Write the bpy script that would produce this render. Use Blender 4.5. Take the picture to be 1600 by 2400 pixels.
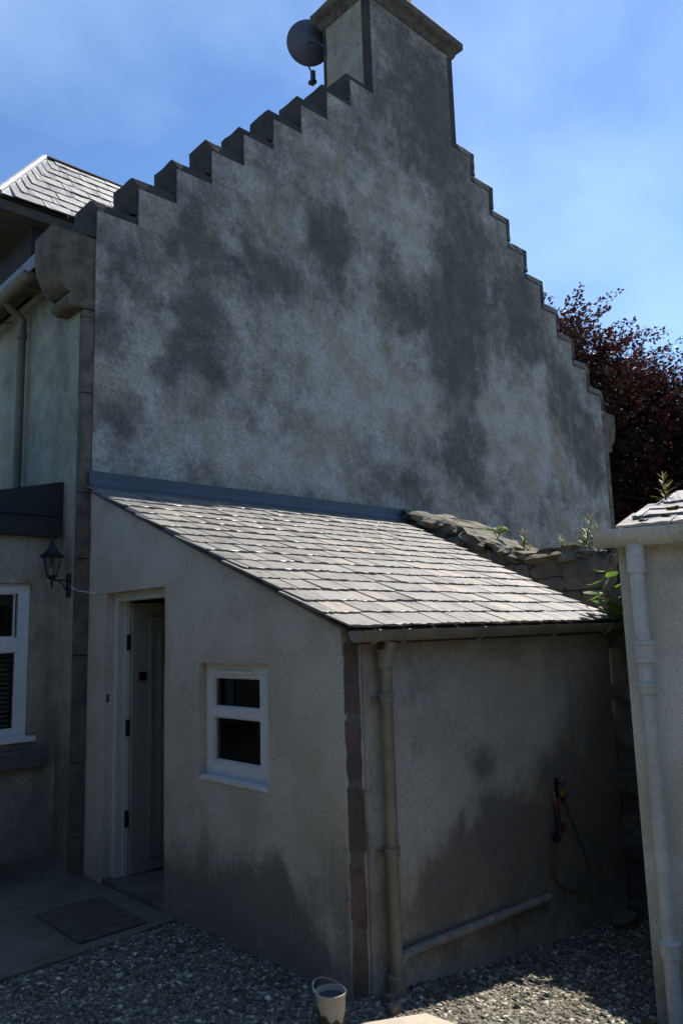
import bpy, bmesh, math, random
import numpy as np
from mathutils import Vector, Matrix, noise
for o in list(bpy.data.objects): bpy.data.objects.remove(o)
scene = bpy.context.scene
C = scene.collection
rad = math.radians

# ------------------------------------------------------------------ camera
CAM = Vector((-2.535, -5.565, 1.65))
yaw, pitch, roll = rad(43.217), rad(8.822), rad(-1.701)
fw = Vector((math.sin(yaw)*math.cos(pitch), math.cos(yaw)*math.cos(pitch), math.sin(pitch)))
rt = Vector((math.cos(yaw), -math.sin(yaw), 0)); up = rt.cross(fw)
r2 = math.cos(roll)*rt + math.sin(roll)*up; u2 = -math.sin(roll)*rt + math.cos(roll)*up
cd = bpy.data.cameras.new('camera'); cam = bpy.data.objects.new('camera', cd); C.objects.link(cam)
M = Matrix((r2, u2, -fw)).transposed().to_4x4(); M.translation = CAM
cam.matrix_world = M
cd.sensor_fit = 'VERTICAL'; cd.sensor_height = 36; cd.lens = 27.125; cd.clip_start = .05; cd.clip_end = 800
scene.camera = cam

# ------------------------------------------------------------------ sky, sun, exposure
SUN_A, SUN_E = 4.0, 58.0            # angle behind the gable plane (from +X towards +Y), elevation
w = bpy.data.worlds.new('World'); scene.world = w; w.use_nodes = True
nt = w.node_tree; nt.nodes.clear()
def wn(t, **k):
    n = nt.nodes.new(t)
    for a, b in k.items(): setattr(n, a, b)
    return n
sky = wn('ShaderNodeTexSky', sky_type='NISHITA', sun_disc=False)
sky.sun_elevation = rad(SUN_E); sky.sun_rotation = rad(90 - SUN_A)
sky.altitude = 100; sky.air_density = 1.0; sky.dust_density = .3; sky.ozone_density = 3.5
tc = wn('ShaderNodeTexCoord'); mp = wn('ShaderNodeMapping'); mp.inputs['Scale'].default_value = (1.0, 1.5, 1.9); mp.inputs['Rotation'].default_value = (.5, .3, .7); mp.inputs['Location'].default_value = (0.3, 5.2, 1.1)
n1 = wn('ShaderNodeTexNoise'); n1.inputs['Scale'].default_value = 1.5; n1.inputs['Detail'].default_value = 6; n1.inputs['Roughness'].default_value = .52; n1.inputs['Distortion'].default_value = .15
cr = wn('ShaderNodeMapRange'); cr.inputs[1].default_value = .45; cr.inputs[2].default_value = .76; cr.inputs[3].default_value = 0; cr.inputs[4].default_value = .34
mx = wn('ShaderNodeMix', data_type='RGBA'); mx.inputs[7].default_value = (9.0, 9.6, 10.6, 1)
tint = wn('ShaderNodeMix', data_type='RGBA', blend_type='MULTIPLY'); tint.inputs[0].default_value = 1; tint.inputs[7].default_value = (.72, .885, 1.04, 1)
bg = wn('ShaderNodeBackground'); bg.inputs[1].default_value = .105
out = wn('ShaderNodeOutputWorld')
for a, b in ((tc.outputs['Generated'], mp.inputs[0]), (mp.outputs[0], n1.inputs['Vector']), (n1.outputs[0], cr.inputs[0]), (cr.outputs[0], mx.inputs[0]), (sky.outputs[0], mx.inputs[6]), (mx.outputs[2], tint.inputs[6]), (tint.outputs[2], bg.inputs[0]), (bg.outputs[0], out.inputs[0])):
    nt.links.new(a, b)
sd = bpy.data.lights.new('sun', 'SUN'); sd.energy = 5.0; sd.angle = rad(.53); sd.color = (1, .95, .87)
so = bpy.data.objects.new('sun', sd); C.objects.link(so)
SD = Vector((math.cos(rad(SUN_A))*math.cos(rad(SUN_E)), math.sin(rad(SUN_A))*math.cos(rad(SUN_E)), math.sin(rad(SUN_E))))
so.rotation_euler = SD.to_track_quat('Z', 'Y').to_euler(); so.location = (20, 0, 30)
vs = scene.view_settings; vs.view_transform = 'Standard'; vs.look = 'None'; vs.gamma = 1; vs.exposure = 0.72; vs.use_curve_mapping = False
scene.cycles.max_bounces = 8; scene.cycles.use_denoising = True

# ------------------------------------------------------------------ mesh helpers
class MB:
    def __init__(s): s.v = []; s.f = []; s.mi = []
    def add(s, vs, fs):
        k = len(s.v); s.v += [tuple(p) for p in vs]; s.f += [tuple(i+k for i in f) for f in fs]; return s
    def box(s, x0, x1, y0, y1, z0, z1):
        return s.add([(x0,y0,z0),(x1,y0,z0),(x1,y1,z0),(x0,y1,z0),(x0,y0,z1),(x1,y0,z1),(x1,y1,z1),(x0,y1,z1)],
                     [(3,2,1,0),(4,5,6,7),(0,1,5,4),(1,2,6,5),(2,3,7,6),(3,0,4,7)])
    def cbox(s, x0, x1, y0, y1, z0, z1, c=.01):      # chamfered box
        bm = bmesh.new(); bmesh.ops.create_cube(bm, size=1)
        for v in bm.verts: v.co = ((x0+x1)/2+v.co.x*(x1-x0), (y0+y1)/2+v.co.y*(y1-y0), (z0+z1)/2+v.co.z*(z1-z0))
        bmesh.ops.bevel(bm, geom=bm.edges[:], offset=c, segments=1, affect='EDGES')
        bm.verts.index_update(); s.add([v.co[:] for v in bm.verts], [[v.index for v in f.verts] for f in bm.faces]); bm.free(); return s
    def prism(s, poly, axis, a, b):                   # polygon in the two other axes extruded along axis
        def P(p, t):
            return {'x': (t, p[0], p[1]), 'y': (p[0], t, p[1]), 'z': (p[0], p[1], t)}[axis]
        n = len(poly)
        return s.add([P(p, a) for p in poly]+[P(p, b) for p in poly],
                     [tuple(range(n)), tuple(range(2*n-1, n-1, -1))]+[(i, i+n, (i+1) % n+n, (i+1) % n) for i in range(n)])
    def tube(s, pts, r, n=10, cap=True):
        pts = [Vector(p) for p in pts]; rs = r if isinstance(r, (list, tuple)) else [r]*len(pts)
        rings = []; prev = None
        for i, p in enumerate(pts):
            d = (pts[min(i+1, len(pts)-1)]-pts[max(i-1, 0)]).normalized()
            a = prev if prev else (Vector((0,0,1)) if abs(d.z) < .9 else Vector((1,0,0)))
            x = d.cross(a).normalized(); y = x.cross(d).normalized(); prev = y
            rings.append([p+x*math.cos(2*math.pi*k/n)*rs[i]+y*math.sin(2*math.pi*k/n)*rs[i] for k in range(n)])
        vs = [v for g in rings for v in g]; fs = []
        for i in range(len(pts)-1):
            for k in range(n):
                fs.append((i*n+k, i*n+(k+1) % n, (i+1)*n+(k+1) % n, (i+1)*n+k))
        if cap: fs += [tuple(range(n-1, -1, -1)), tuple(range((len(pts)-1)*n, len(pts)*n))]
        return s.add(vs, fs)
    def lathe(s, prof, c=(0,0,0), n=24):              # profile (r, z) about vertical axis through c
        vs = []; fs = []
        for (r, z) in prof:
            for k in range(n): vs.append((c[0]+r*math.cos(2*math.pi*k/n), c[1]+r*math.sin(2*math.pi*k/n), c[2]+z))
        for i in range(len(prof)-1):
            for k in range(n): fs.append((i*n+k, i*n+(k+1) % n, (i+1)*n+(k+1) % n, (i+1)*n+k))
        return s.add(vs, fs)
    def xf(s, m):
        s.v = [tuple(m @ Vector(p)) for p in s.v]; return s
    def mesh(s, name, mat, smooth=False):
        me = bpy.data.meshes.new(name); me.from_pydata(s.v, [], s.f); me.materials.append(mat)
        bm = bmesh.new(); bm.from_mesh(me); bmesh.ops.recalc_face_normals(bm, faces=bm.faces[:]); bm.to_mesh(me); bm.free()
        if smooth:
            for p in me.polygons: p.use_smooth = True
            me.set_sharp_from_angle(angle=rad(40))
        me.update(); return me
    def build(s, name, mat, parent=None, smooth=False):
        o = bpy.data.objects.new(name, s.mesh(name, mat, smooth)); C.objects.link(o)
        if parent: par(o, parent)
        return o
def par(o, p):
    o.parent = p; o.matrix_parent_inverse = p.matrix_basis.inverted(); return o
def tag(o, label=None, cat=None, group=None, kind=None):
    for k, v in (('label', label), ('category', cat), ('group', group), ('kind', kind)):
        if v: o[k] = v
    return o
def thing(name, label, cat, loc=(0,0,0), group=None):
    o = bpy.data.objects.new(name, None); o.location = loc; o.empty_display_size = .1; C.objects.link(o)
    return tag(o, label, cat, group)
def nz(x, y, z, s=1.0, oct=3):
    return noise.fractal((x*s, y*s, z*s), 1.0, 2.0, oct)
def blob(size, seed, amp=.25, sub=2):                # rough stone about the origin
    bm = bmesh.new(); bmesh.ops.create_cube(bm, size=1)
    bmesh.ops.subdivide_edges(bm, edges=bm.edges[:], cuts=sub, use_grid_fill=True)
    for v in bm.verts:
        p = v.co.copy(); q = p.normalized()*.62
        p = p.lerp(q, .35)
        d = Vector(noise.noise_vector(p*2.3+Vector((seed*7.1, seed*3.3, seed)))) * amp
        p += d*.6
        v.co = (p.x*size[0], p.y*size[1], p.z*size[2])
    bm.verts.index_update()
    m = MB().add([v.co[:] for v in bm.verts], [[v.index for v in f.verts] for f in bm.faces]); bm.free(); return m
def grid_wall(name, ul, vl, inside, pos, back, stain, mat, parent, wob=.004, clamp=None):
    """wall skin on grid lines ul x vl; pos(u,v,off) gives world point, back = depth; stain(u,v) -> 0..1"""
    vs = []; fs = []; st = []; idx = {}
    def V(i, j, d):
        k = (i, j, d)
        if k not in idx:
            u, v = ul[i], vl[j]
            if clamp: v = min(v, clamp(u))
            off = 0
            if d == 0 and wob: off = wob*nz(u, v, 1.7, 2.2, 3)
            idx[k] = len(vs); vs.append(pos(u, v, back if d else off)); st.append(stain(u, v) if stain and d == 0 else .3)
        return idx[k]
    nu, nv = len(ul)-1, len(vl)-1
    def ins(i, j):
        if i < 0 or j < 0 or i >= nu or j >= nv: return False
        if clamp and vl[j] >= max(clamp(ul[i]), clamp(ul[i+1]))-1e-6: return False
        return inside((ul[i]+ul[i+1])/2, (vl[j]+vl[j+1])/2)
    ok = [[ins(i, j) for j in range(nv)] for i in range(nu)]
    g = lambda i, j: 0 <= i < nu and 0 <= j < nv and ok[i][j]
    for i in range(nu):
        for j in range(nv):
            if not ok[i][j]: continue
            a, b, c, d = (i, j), (i+1, j), (i+1, j+1), (i, j+1)
            fs.append((V(*a, 0), V(*b, 0), V(*c, 0), V(*d, 0)))
            fs.append((V(*d, 1), V(*c, 1), V(*b, 1), V(*a, 1)))
            for (p, q, ni, nj) in ((a, b, i, j-1), (b, c, i+1, j), (c, d, i, j+1), (d, a, i-1, j)):
                if not g(ni, nj): fs.append((V(*q, 0), V(*p, 0), V(*p, 1), V(*q, 1)))
    me = bpy.data.meshes.new(name); me.from_pydata(vs, [], fs); me.materials.append(mat)
    at = me.attributes.new('stain', 'FLOAT', 'POINT'); at.data.foreach_set('value', st)
    bm = bmesh.new(); bm.from_mesh(me)
    bmesh.ops.remove_doubles(bm, verts=bm.verts[:], dist=1e-5)
    bmesh.ops.recalc_face_normals(bm, faces=bm.faces[:]); bm.to_mesh(me); bm.free(); me.update()
    o = bpy.data.objects.new(name, me); C.objects.link(o)
    if parent: par(o, parent)
    return o
def lines(a, b, step, extra=()):
    pts = sorted(set([round(a, 5), round(b, 5)]+[round(e, 5) for e in extra if a < e < b]))
    res = []
    for p, q in zip(pts[:-1], pts[1:]):
        n = max(1, int(math.ceil((q-p)/step-1e-6))); res += [p+(q-p)*k/n for k in range(n)]
    return res+[pts[-1]]
def blobs_field(L, warp=.18, seed=3.0):
    def f(u, v):
        a = noise.noise_vector((u*2.1, v*2.1, seed)); b = noise.noise_vector((u*6.3, v*6.3, seed+9))
        x = u+a[0]*warp+b[0]*warp*.35; y = v+a[1]*warp*1.3+b[1]*warp*.4
        s = .0
        for k, cx, cy, rx, ry in L:
            d = ((x-cx)/rx)**2+((y-cy)/ry)**2
            if d < 6: s += (1 if k == 'd' else -1)*math.exp(-d*d*.55)
        return max(0, min(1, .42+.30*s))
    return f

# ------------------------------------------------------------------ materials
def mat(name):
    m = bpy.data.materials.new(name); m.use_nodes = True
    t = m.node_tree; b = t.nodes['Principled BSDF']; return m, t, b
class N:
    def __init__(s, t): s.t = t; s.pos = s.n('ShaderNodeNewGeometry').outputs['Position']
    def n(s, ty, **k):
        q = s.t.nodes.new(ty)
        for a, b in k.items(): setattr(q, a, b)
        return q
    def noise(s, scale, detail=4, rough=.55, vec=None, stretch=None, dist=0):
        v = vec or s.pos
        if stretch:
            mp = s.n('ShaderNodeMapping'); mp.inputs['Scale'].default_value = stretch; s.t.links.new(v, mp.inputs[0]); v = mp.outputs[0]
        q = s.n('ShaderNodeTexNoise'); q.inputs['Scale'].default_value = scale; q.inputs['Detail'].default_value = detail; q.inputs['Roughness'].default_value = rough; q.inputs['Distortion'].default_value = dist
        s.t.links.new(v, q.inputs['Vector']); return q.outputs[0]
    def vor(s, scale):
        q = s.n('ShaderNodeTexVoronoi'); q.inputs['Scale'].default_value = scale; s.t.links.new(s.pos, q.inputs['Vector']); return q.outputs[0]
    def rng(s, x, a, b, c=0, d=1, smooth=True):
        q = s.n('ShaderNodeMapRange'); q.interpolation_type = 'SMOOTHSTEP' if smooth else 'LINEAR'
        for i, v in ((1, a), (2, b), (3, c), (4, d)): q.inputs[i].default_value = v
        s.t.links.new(x, q.inputs[0]); return q.outputs[0]
    def mul(s, a, b, op='MULTIPLY'):
        q = s.n('ShaderNodeMath', operation=op)
        for i, x in ((0, a), (1, b)):
            if isinstance(x, (int, float)): q.inputs[i].default_value = x
            else: s.t.links.new(x, q.inputs[i])
        return q.outputs[0]
    def mix(s, f, a, b, bt='MIX'):
        q = s.n('ShaderNodeMix', data_type='RGBA', blend_type=bt)
        if isinstance(f, (int, float)): q.inputs[0].default_value = f
        else: s.t.links.new(f, q.inputs[0])
        for i, x in ((6, a), (7, b)):
            if isinstance(x, tuple): q.inputs[i].default_value = x+(1,)
            else: s.t.links.new(x, q.inputs[i])
        return q.outputs[2]
    def bump(s, b, h, strength, dist=.01, normal=None):
        q = s.n('ShaderNodeBump'); q.inputs['Strength'].default_value = strength; q.inputs['Distance'].default_value = dist
        s.t.links.new(h, q.inputs['Height'])
        if normal: s.t.links.new(normal, q.inputs['Normal'])
        s.t.links.new(q.outputs[0], b.inputs['Normal']); return q.outputs[0]
    def link(s, a, b): s.t.links.new(a, b)
    def attr(s, name): q = s.n('ShaderNodeAttribute', attribute_name=name); return q.outputs['Fac']
    def rand(s): return s.n('ShaderNodeObjectInfo').outputs['Random']
def simple(name, col, rough=.7, var=.25, scale=6, bump=.0, bscale=60, bdist=.004, metal=0, col2=None, spec=.5):
    m, t, b = mat(name); k = N(t)
    c2 = col2 or tuple(c*(1-var) for c in col)
    f = k.rng(k.noise(scale, 6, .6), .38, .66)
    c = k.mix(f, col, c2)
    fine = k.rng(k.noise(bscale, 3, .6), .3, .75, 1.08, .86)
    c = k.mix(1.0, c, c)
    q = k.n('ShaderNodeVectorMath', operation='SCALE'); k.link(c, q.inputs[0]); k.link(fine, q.inputs['Scale']); k.link(q.outputs[0], b.inputs['Base Color'])
    b.inputs['Roughness'].default_value = rough; b.inputs['Metallic'].default_value = metal; b.inputs['Specular IOR Level'].default_value = spec
    if bump: k.bump(b, k.noise(bscale, 4, .6), bump, bdist)
    return m
def render_mat(name, light, dark, warm, edge=.36, rough_scale=75, amp=1.0, bump=.7, bdist=.012, green=.0):
    """weathered lime harling: pale coat, dark algae blotches (attribute 'stain'), grit"""
    m, t, b = mat(name); k = N(t)
    st = k.attr('stain')
    big = k.noise(1.2, 6, .62, stretch=(1, 1, .85)); mid = k.noise(6.0, 5, .62, stretch=(1, 1, .85)); fin = k.noise(24, 4, .7, stretch=(1, 1, .6)); run = k.noise(7.5, 3, .55, stretch=(1, 1, .07))
    x = k.mul(st, k.mul(k.mul(big, .5, 'SUBTRACT'), 1.3*amp), 'ADD')
    x = k.mul(x, k.mul(k.mul(mid, .5, 'SUBTRACT'), .95*amp), 'ADD')
    x = k.mul(x, k.mul(k.mul(fin, .5, 'SUBTRACT'), .5), 'ADD')
    x = k.mul(x, k.mul(k.mul(run, .5, 'SUBTRACT'), .10*amp), 'ADD')
    f = k.rng(x, .5-edge, .5+edge)
    lc = k.mix(k.rng(k.noise(2.4, 4, .6), .4, .62), light, warm)
    dc = k.mix(k.rng(k.noise(3.1, 4, .6), .42, .6), dark, tuple(.5*(d+w_*.55) for d, w_ in zip(dark, warm)))
    c = k.mix(f, lc, dc)
    grit = k.noise(rough_scale, 3, .75)
    g = k.rng(grit, .30, .72, .70, 1.22, False)
    g2 = k.rng(k.noise(260, 2, .6), .35, .7, .88, 1.1, False)
    q = k.n('ShaderNodeVectorMath', operation='SCALE'); k.link(c, q.inputs[0]); k.link(k.mul(g, g2), q.inputs['Scale']); k.link(q.outputs[0], b.inputs['Base Color'])
    b.inputs['Roughness'].default_value = .95; b.inputs['Specular IOR Level'].default_value = .15
    h = k.mul(grit, k.mul(k.noise(rough_scale*.4, 3, .6), .8), 'ADD')
    k.bump(b, h, bump, bdist)
    return m
M_gable = render_mat('harling_gable', (.48, .452, .405), (.132, .124, .114), (.38, .342, .27), edge=.36, rough_scale=40, bump=1.0, bdist=.03)
M_lean = render_mat('harling_lean_to', (.55, .50, .41), (.205, .19, .16), (.47, .415, .325), edge=.32, amp=.6, rough_scale=85)
M_eaves = render_mat('harling_eaves', (.41, .39, .31), (.17, .162, .128), (.37, .335, .24), amp=.7, rough_scale=60)
M_out = render_mat('painted_outbuilding', (.74, .70, .59), (.38, .36, .27), (.62, .57, .44), amp=.6, rough_scale=120, bump=.35, bdist=.006)
M_stone = simple('dark_sandstone', (.046, .040, .035), .95, .4, 5, .8, 45, .008, col2=(.027, .025, .022))
M_red = simple('red_sandstone', (.155, .105, .078), .95, .35, 7, 1.0, 50, .012, col2=(.092, .070, .055))
M_skew = simple('lichened_sandstone', (.13, .102, .066), .95, .4, 9, .9, 40, .012, col2=(.062, .054, .040))
M_lead = simple('lead_sheet', (.05, .056, .072), .55, .2, 4, .15, 20, .004)
M_leadlight = simple('bright_lead', (.42, .42, .43), .38, .25, 6, .1, 20, .004)
M_leaddark = simple('dark_lead', (.015, .016, .016), .85, .25, 5, .1, 25, .004)
M_beige = simple('beige_painted_iron', (.25, .22, .165), .5, .25, 5, .25, 60, .002)
M_palepaint = simple('pale_painted_iron', (.62, .61, .56), .55, .2, 4, .3, 45, .002, col2=(.50, .49, .42))
M_fascia = simple('dark_timber', (.075, .068, .055), .8, .3, 6, .2, 60)
M_white = simple('white_upvc', (.60, .595, .59), .4, .06, 3)
M_cream = simple('cream_timber_paint', (.52, .50, .44), .5, .1, 3)
M_door = simple('grey_white_door_paint', (.27, .25, .205), .45, .08, 3)
M_black = simple('black_iron', (.007, .007, .007), .5, .3, 12, .2, 80, .001)
M_plastic = simple('black_plastic', (.012, .012, .013), .4, .2, 10)
M_redplastic = simple('red_plastic', (.22, .03, .025), .4, .2, 10)
M_yellow = simple('yellow_plastic', (.30, .17, .02), .45, .2, 10)
M_hose = simple('brown_hose', (.10, .075, .03), .5, .2, 10)
M_steel = simple('bright_steel', (.7, .7, .7), .25, .1, 10, metal=1)
M_cable = simple('white_cable', (.5, .5, .48), .5, .1, 6)
M_conc = simple('concrete', (.15, .138, .10), .95, .3, 2.2, .7, 60, .008, col2=(.085, .08, .056))
M_slab = simple('paving_slab_stone', (.42, .36, .28), .95, .2, 8, .4, 90, .003)
M_mat = simple('coir_doormat', (.105, .095, .065), 1, .35, 14, 1, 160, .01)
M_mortar = simple('mortar', (.10, .096, .09), .95, .3, 7, .7, 45, .01)
M_pot = simple('terracotta_pot', (.20, .115, .085), .9, .25, 6, .3, 60)
M_dish = simple('grey_dish_paint', (.05, .056, .075), .5, .08, 4)
M_deck = simple('roof_boards', (.05, .045, .038), .9, .3, 6)
M_inside = simple('interior_plaster', (.30, .29, .27), .9, .1, 3)
M_tin = simple('cream_tin', (.38, .31, .22), .5, .25, 9, col2=(.30, .25, .18))
M_bark = simple('beech_bark', (.07, .065, .06), .9, .3, 8, .4, 30, .01)
M_stem = simple('plant_stem', (.12, .12, .035), .7, .2, 20)
M_rubble = simple('rubble_stone', (.13, .115, .09), .95, .45, 6, .8, 40, .012, col2=(.075, .072, .066))
M_coping = simple('rubble_coping', (.20, .17, .125), .95, .4, 9, 1.0, 38, .02, col2=(.085, .08, .055))
M_cope = simple('chimney_cope_stone', (.10, .085, .066), .95, .4, 11, .9, 40, .012, col2=(.05, .044, .036))
M_plinth = simple('damp_plinth_render', (.22, .21, .185), .95, .35, 6, .7, 60, .01)
M_jmort = simple('joint_mortar', (.15, .132, .105), .95, .3, 9, .6, 60, .006)
M_wpipe = simple('mortared_pipe', (.30, .28, .225), .85, .35, 9, .6, 50, .006)
M_blind = simple('blind_slat', (.30, .31, .28), .6, .1, 5)
M_meter = simple('grey_box', (.12, .13, .125), .6, .1, 5)
def glass_mat():
    m = bpy.data.materials.new('window_glass'); m.use_nodes = True; t = m.node_tree; t.nodes.clear()
    o = t.nodes.new('ShaderNodeOutputMaterial'); mx = t.nodes.new('ShaderNodeMixShader'); tr = t.nodes.new('ShaderNodeBsdfTransparent'); gl = t.nodes.new('ShaderNodeBsdfGlossy'); fr = t.nodes.new('ShaderNodeFresnel')
    tr.inputs[0].default_value = (.80, .83, .81, 1); gl.inputs['Roughness'].default_value = .02; fr.inputs[0].default_value = 1.5
    t.links.new(fr.outputs[0], mx.inputs[0]); t.links.new(tr.outputs[0], mx.inputs[1]); t.links.new(gl.outputs[0], mx.inputs[2]); t.links.new(mx.outputs[0], o.inputs[0]); return m
M_glass = glass_mat()
def slate_mat(name, cols, rough=.42, dirt=(.07, .068, .058), spec=.5):
    m, t, b = mat(name); k = N(t)
    rp = k.n('ShaderNodeValToRGB'); rp.color_ramp.interpolation = 'LINEAR'
    e = rp.color_ramp.elements
    while len(e) < len(cols): e.new(.5)
    for i, (p, c) in enumerate(cols): e[i].position = p; e[i].color = c+(1,)
    k.link(k.rand(), rp.inputs[0])
    str_ = k.noise(14, 5, .65, stretch=(1, .45, 1))
    c = k.mix(k.rng(str_, .45, .72, 0, .55), rp.outputs[0], dirt)
    c = k.mix(k.rng(k.noise(3.0, 4, .6), .5, .7, 0, .35), c, tuple(x*1.7 for x in dirt))
    k.link(c, b.inputs['Base Color'])
    b.inputs['Specular IOR Level'].default_value = spec
    k.link(k.rng(str_, .3, .7, rough-.06, rough+.22), b.inputs['Roughness'])
    k.bump(b, k.mul(k.noise(38, 5, .65), k.mul(k.noise(9, 3, .5), 1.0), 'ADD'), .35, .006)
    return m
M_slate = slate_mat('lean_to_slate', [(0, (.115, .106, .095)), (.25, (.175, .162, .145)), (.5, (.145, .131, .117)), (.72, (.205, .19, .168)), (.88, (.235, .205, .16)), (1, (.29, .23, .19))])
M_slate2 = slate_mat('dormer_slate', [(0, (.14, .137, .134)), (.4, (.18, .172, .165)), (.7, (.21, .19, .178)), (1, (.23, .225, .217))])
M_slate3 = slate_mat('outbuilding_slate', [(0, (.18, .165, .15)), (.5, (.225, .20, .187)), (1, (.27, .23, .215))], .6)
def leaf_mat(name, a, b_, trans=.35, tcol=None):
    m, t, b = mat(name); k = N(t)
    c = k.mix(k.rng(k.noise(1.3, 3, .6), .4, .6), a, b_)
    g = k.rng(k.noise(9, 2, .5), .3, .7, .7, 1.3, False)
    q = k.n('ShaderNodeVectorMath', operation='SCALE'); k.link(c, q.inputs[0]); k.link(g, q.inputs['Scale']); k.link(q.outputs[0], b.inputs['Base Color'])
    b.inputs['Roughness'].default_value = .5
    o = t.nodes['Material Output']; tr = k.n('ShaderNodeBsdfTranslucent'); ms = k.n('ShaderNodeMixShader'); ms.inputs[0].default_value = trans
    if tcol: tr.inputs[0].default_value = tcol+(1,)
    else: k.link(q.outputs[0], tr.inputs[0])
    k.link(b.outputs[0], ms.inputs[1]); k.link(tr.outputs[0], ms.inputs[2]); k.link(ms.outputs[0], o.inputs[0]); return m
M_beech = leaf_mat('copper_beech_leaf', (.046, .013, .013), (.027, .014, .010), .4)
M_green = leaf_mat('fresh_green_leaf', (.15, .21, .02), (.10, .17, .025), .55)
M_willow = leaf_mat('willowherb_leaf', (.14, .16, .045), (.20, .17, .06), .45)
M_redleaf = leaf_mat('red_leaf', (.16, .015, .02), (.10, .012, .015), .4)
M_moss = simple('moss', (.10, .085, .02), 1, .5, 18, 1, 90, .01, col2=(.035, .035, .015))
M_grav = None
def gravel_mat():
    m, t, b = mat('gravel_stone'); k = N(t)
    a = k.attr('tone')
    rp = k.n('ShaderNodeValToRGB'); e = rp.color_ramp.elements
    for _ in range(3): e.new(.5)
    for i, (p, c) in enumerate(((0, (.05, .047, .034)), (.35, (.125, .115, .087)), (.62, (.25, .232, .18)), (.85, (.48, .435, .345)), (1, (.74, .68, .55)))): e[i].position = p; e[i].color = c+(1,)
    k.link(a, rp.inputs[0]); k.link(rp.outputs[0], b.inputs['Base Color']); b.inputs['Roughness'].default_value = .9
    return m
M_grav = gravel_mat()
def ground_mat():
    m, t, b = mat('ground_earth'); k = N(t)
    c = k.mix(k.rng(k.noise(1.6, 5, .6), .42, .62), (.12, .107, .075), (.19, .165, .11))
    c = k.mix(k.rng(k.noise(40, 4, .7), .4, .7), c, (.28, .265, .225))
    k.link(c, b.inputs['Base Color']); b.inputs['Roughness'].default_value = 1
    k.bump(b, k.mul(k.noise(45, 4, .7), k.vor(60), 'ADD'), .9, .02); return m
M_ground = ground_mat()

# ------------------------------------------------------------------ ground
def gz(x, y):
    t = max(0, min(1, (x-.15)/2.6)); return -.30*t*(2-t)*.75-.06*max(0, min(1, (x-1.5)/2))
def build_ground():
    xs = [-90, -40, -15, -6]+[-3+.15*i for i in range(48)]+[5, 8, 15, 40, 90]
    ys = [-90, -40, -15, -8]+[-5.5+.15*i for i in range(42)]+[2, 5, 15, 40, 90]
    v = []; f = []
    for x in xs:
        for y in ys: v.append((x, y, gz(x, y)+.012*nz(x, y, 0, 1.3)-.012))
    n = len(ys)
    for i in range(len(xs)-1):
        for j in range(n-1): f.append((i*n+j, (i+1)*n+j, (i+1)*n+j+1, i*n+j+1))
    m = MB(); m.v = v; m.f = f
    tag(m.build('ground', M_ground, smooth=True), kind='structure')
build_ground()
pad = MB().prism([(-2.6, -1.40), (-1.0, -1.37), (-.42, -1.345), (.03, -1.30), (.03, .3), (-2.6, .3)], 'z', -.1, .004)
tag(pad.build('path', M_conc), kind='structure')

# ------------------------------------------------------------------ house
S, RR, Z0, CW, MG, MT = .37, .337, 5.192, 1.604, .060, .094
XR = 18*S+CW; YB = .31; MGR, MTR = .125, .125     # the stone margin shows wider on the right-hand steps
house = thing('stone_house', 'tall grey harled house with crow-stepped gable and square chimney', 'house')
TOPC = 9.06
def top_at(x):
    lft = x < XR/2; x2 = x-MG if lft else XR-x-MGR
    if x2 < 0: return -9
    i = int(x2//S)
    return TOPC if i >= 9 else Z0+i*RR-(MT if lft else MTR)
GL = [('d',0.38,4.90,0.30,0.16),('d',0.96,5.16,0.17,0.30),('d',1.50,5.08,0.38,0.26),('d',2.03,5.17,0.18,0.23),('d',2.68,5.61,0.32,0.45),('d',0.48,4.53,0.38,0.18),('d',1.08,4.35,0.32,0.37),('d',0.75,3.96,0.22,0.23),('d',0.30,3.33,0.16,0.15),('d',0.19,4.04,0.16,0.12),('d',1.24,4.01,0.22,0.11),('d',4.81,6.92,0.47,0.96),('d',3.79,5.27,0.32,0.32),('d',4.76,5.41,0.67,0.65),('d',5.54,6.04,0.66,0.70),('d',4.72,4.49,0.44,0.45),('d',4.82,3.74,0.36,0.44),('d',3.59,3.20,0.33,0.20),('d',6.32,5.82,0.41,0.59),('d',6.96,4.77,0.44,0.47),('d',7.63,4.43,0.35,0.46),('d',7.65,3.83,0.35,0.36),('d',4.08,7.58,0.79,0.54),('d',2.73,5.78,0.33,0.27),('d',4.15,8.5,.9,.6),('l',4.00,6.35,0.26,0.46),('l',6.57,4.99,0.21,0.23),('l',5.92,4.03,0.88,0.61),('l',3.01,4.15,0.89,0.54),('l',1.24,5.22,0.13,0.12),('l',0.28,3.77,0.25,0.10),('l',0.55,4.10,0.13,0.09),('l',0.10,4.67,0.07,0.25),('l',1.6,3.3,.9,.25)]
exx = [i*S+MG for i in range(10)]+[XR-i*S-MGR for i in range(10)]
exz = [Z0+i*RR-MT for i in range(9)]+[Z0+i*RR-MTR for i in range(9)]
grid_wall('gable_wall', lines(MG, XR-MGR, .07, exx), lines(-.5, TOPC, .07, exz), lambda u, v: v < top_at(u),
          lambda u, v, o: (u, -.014-o if o < .2 else o-.014, v), YB-.02, blobs_field(GL), M_gable, house, .006)
random.seed(4)
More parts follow.
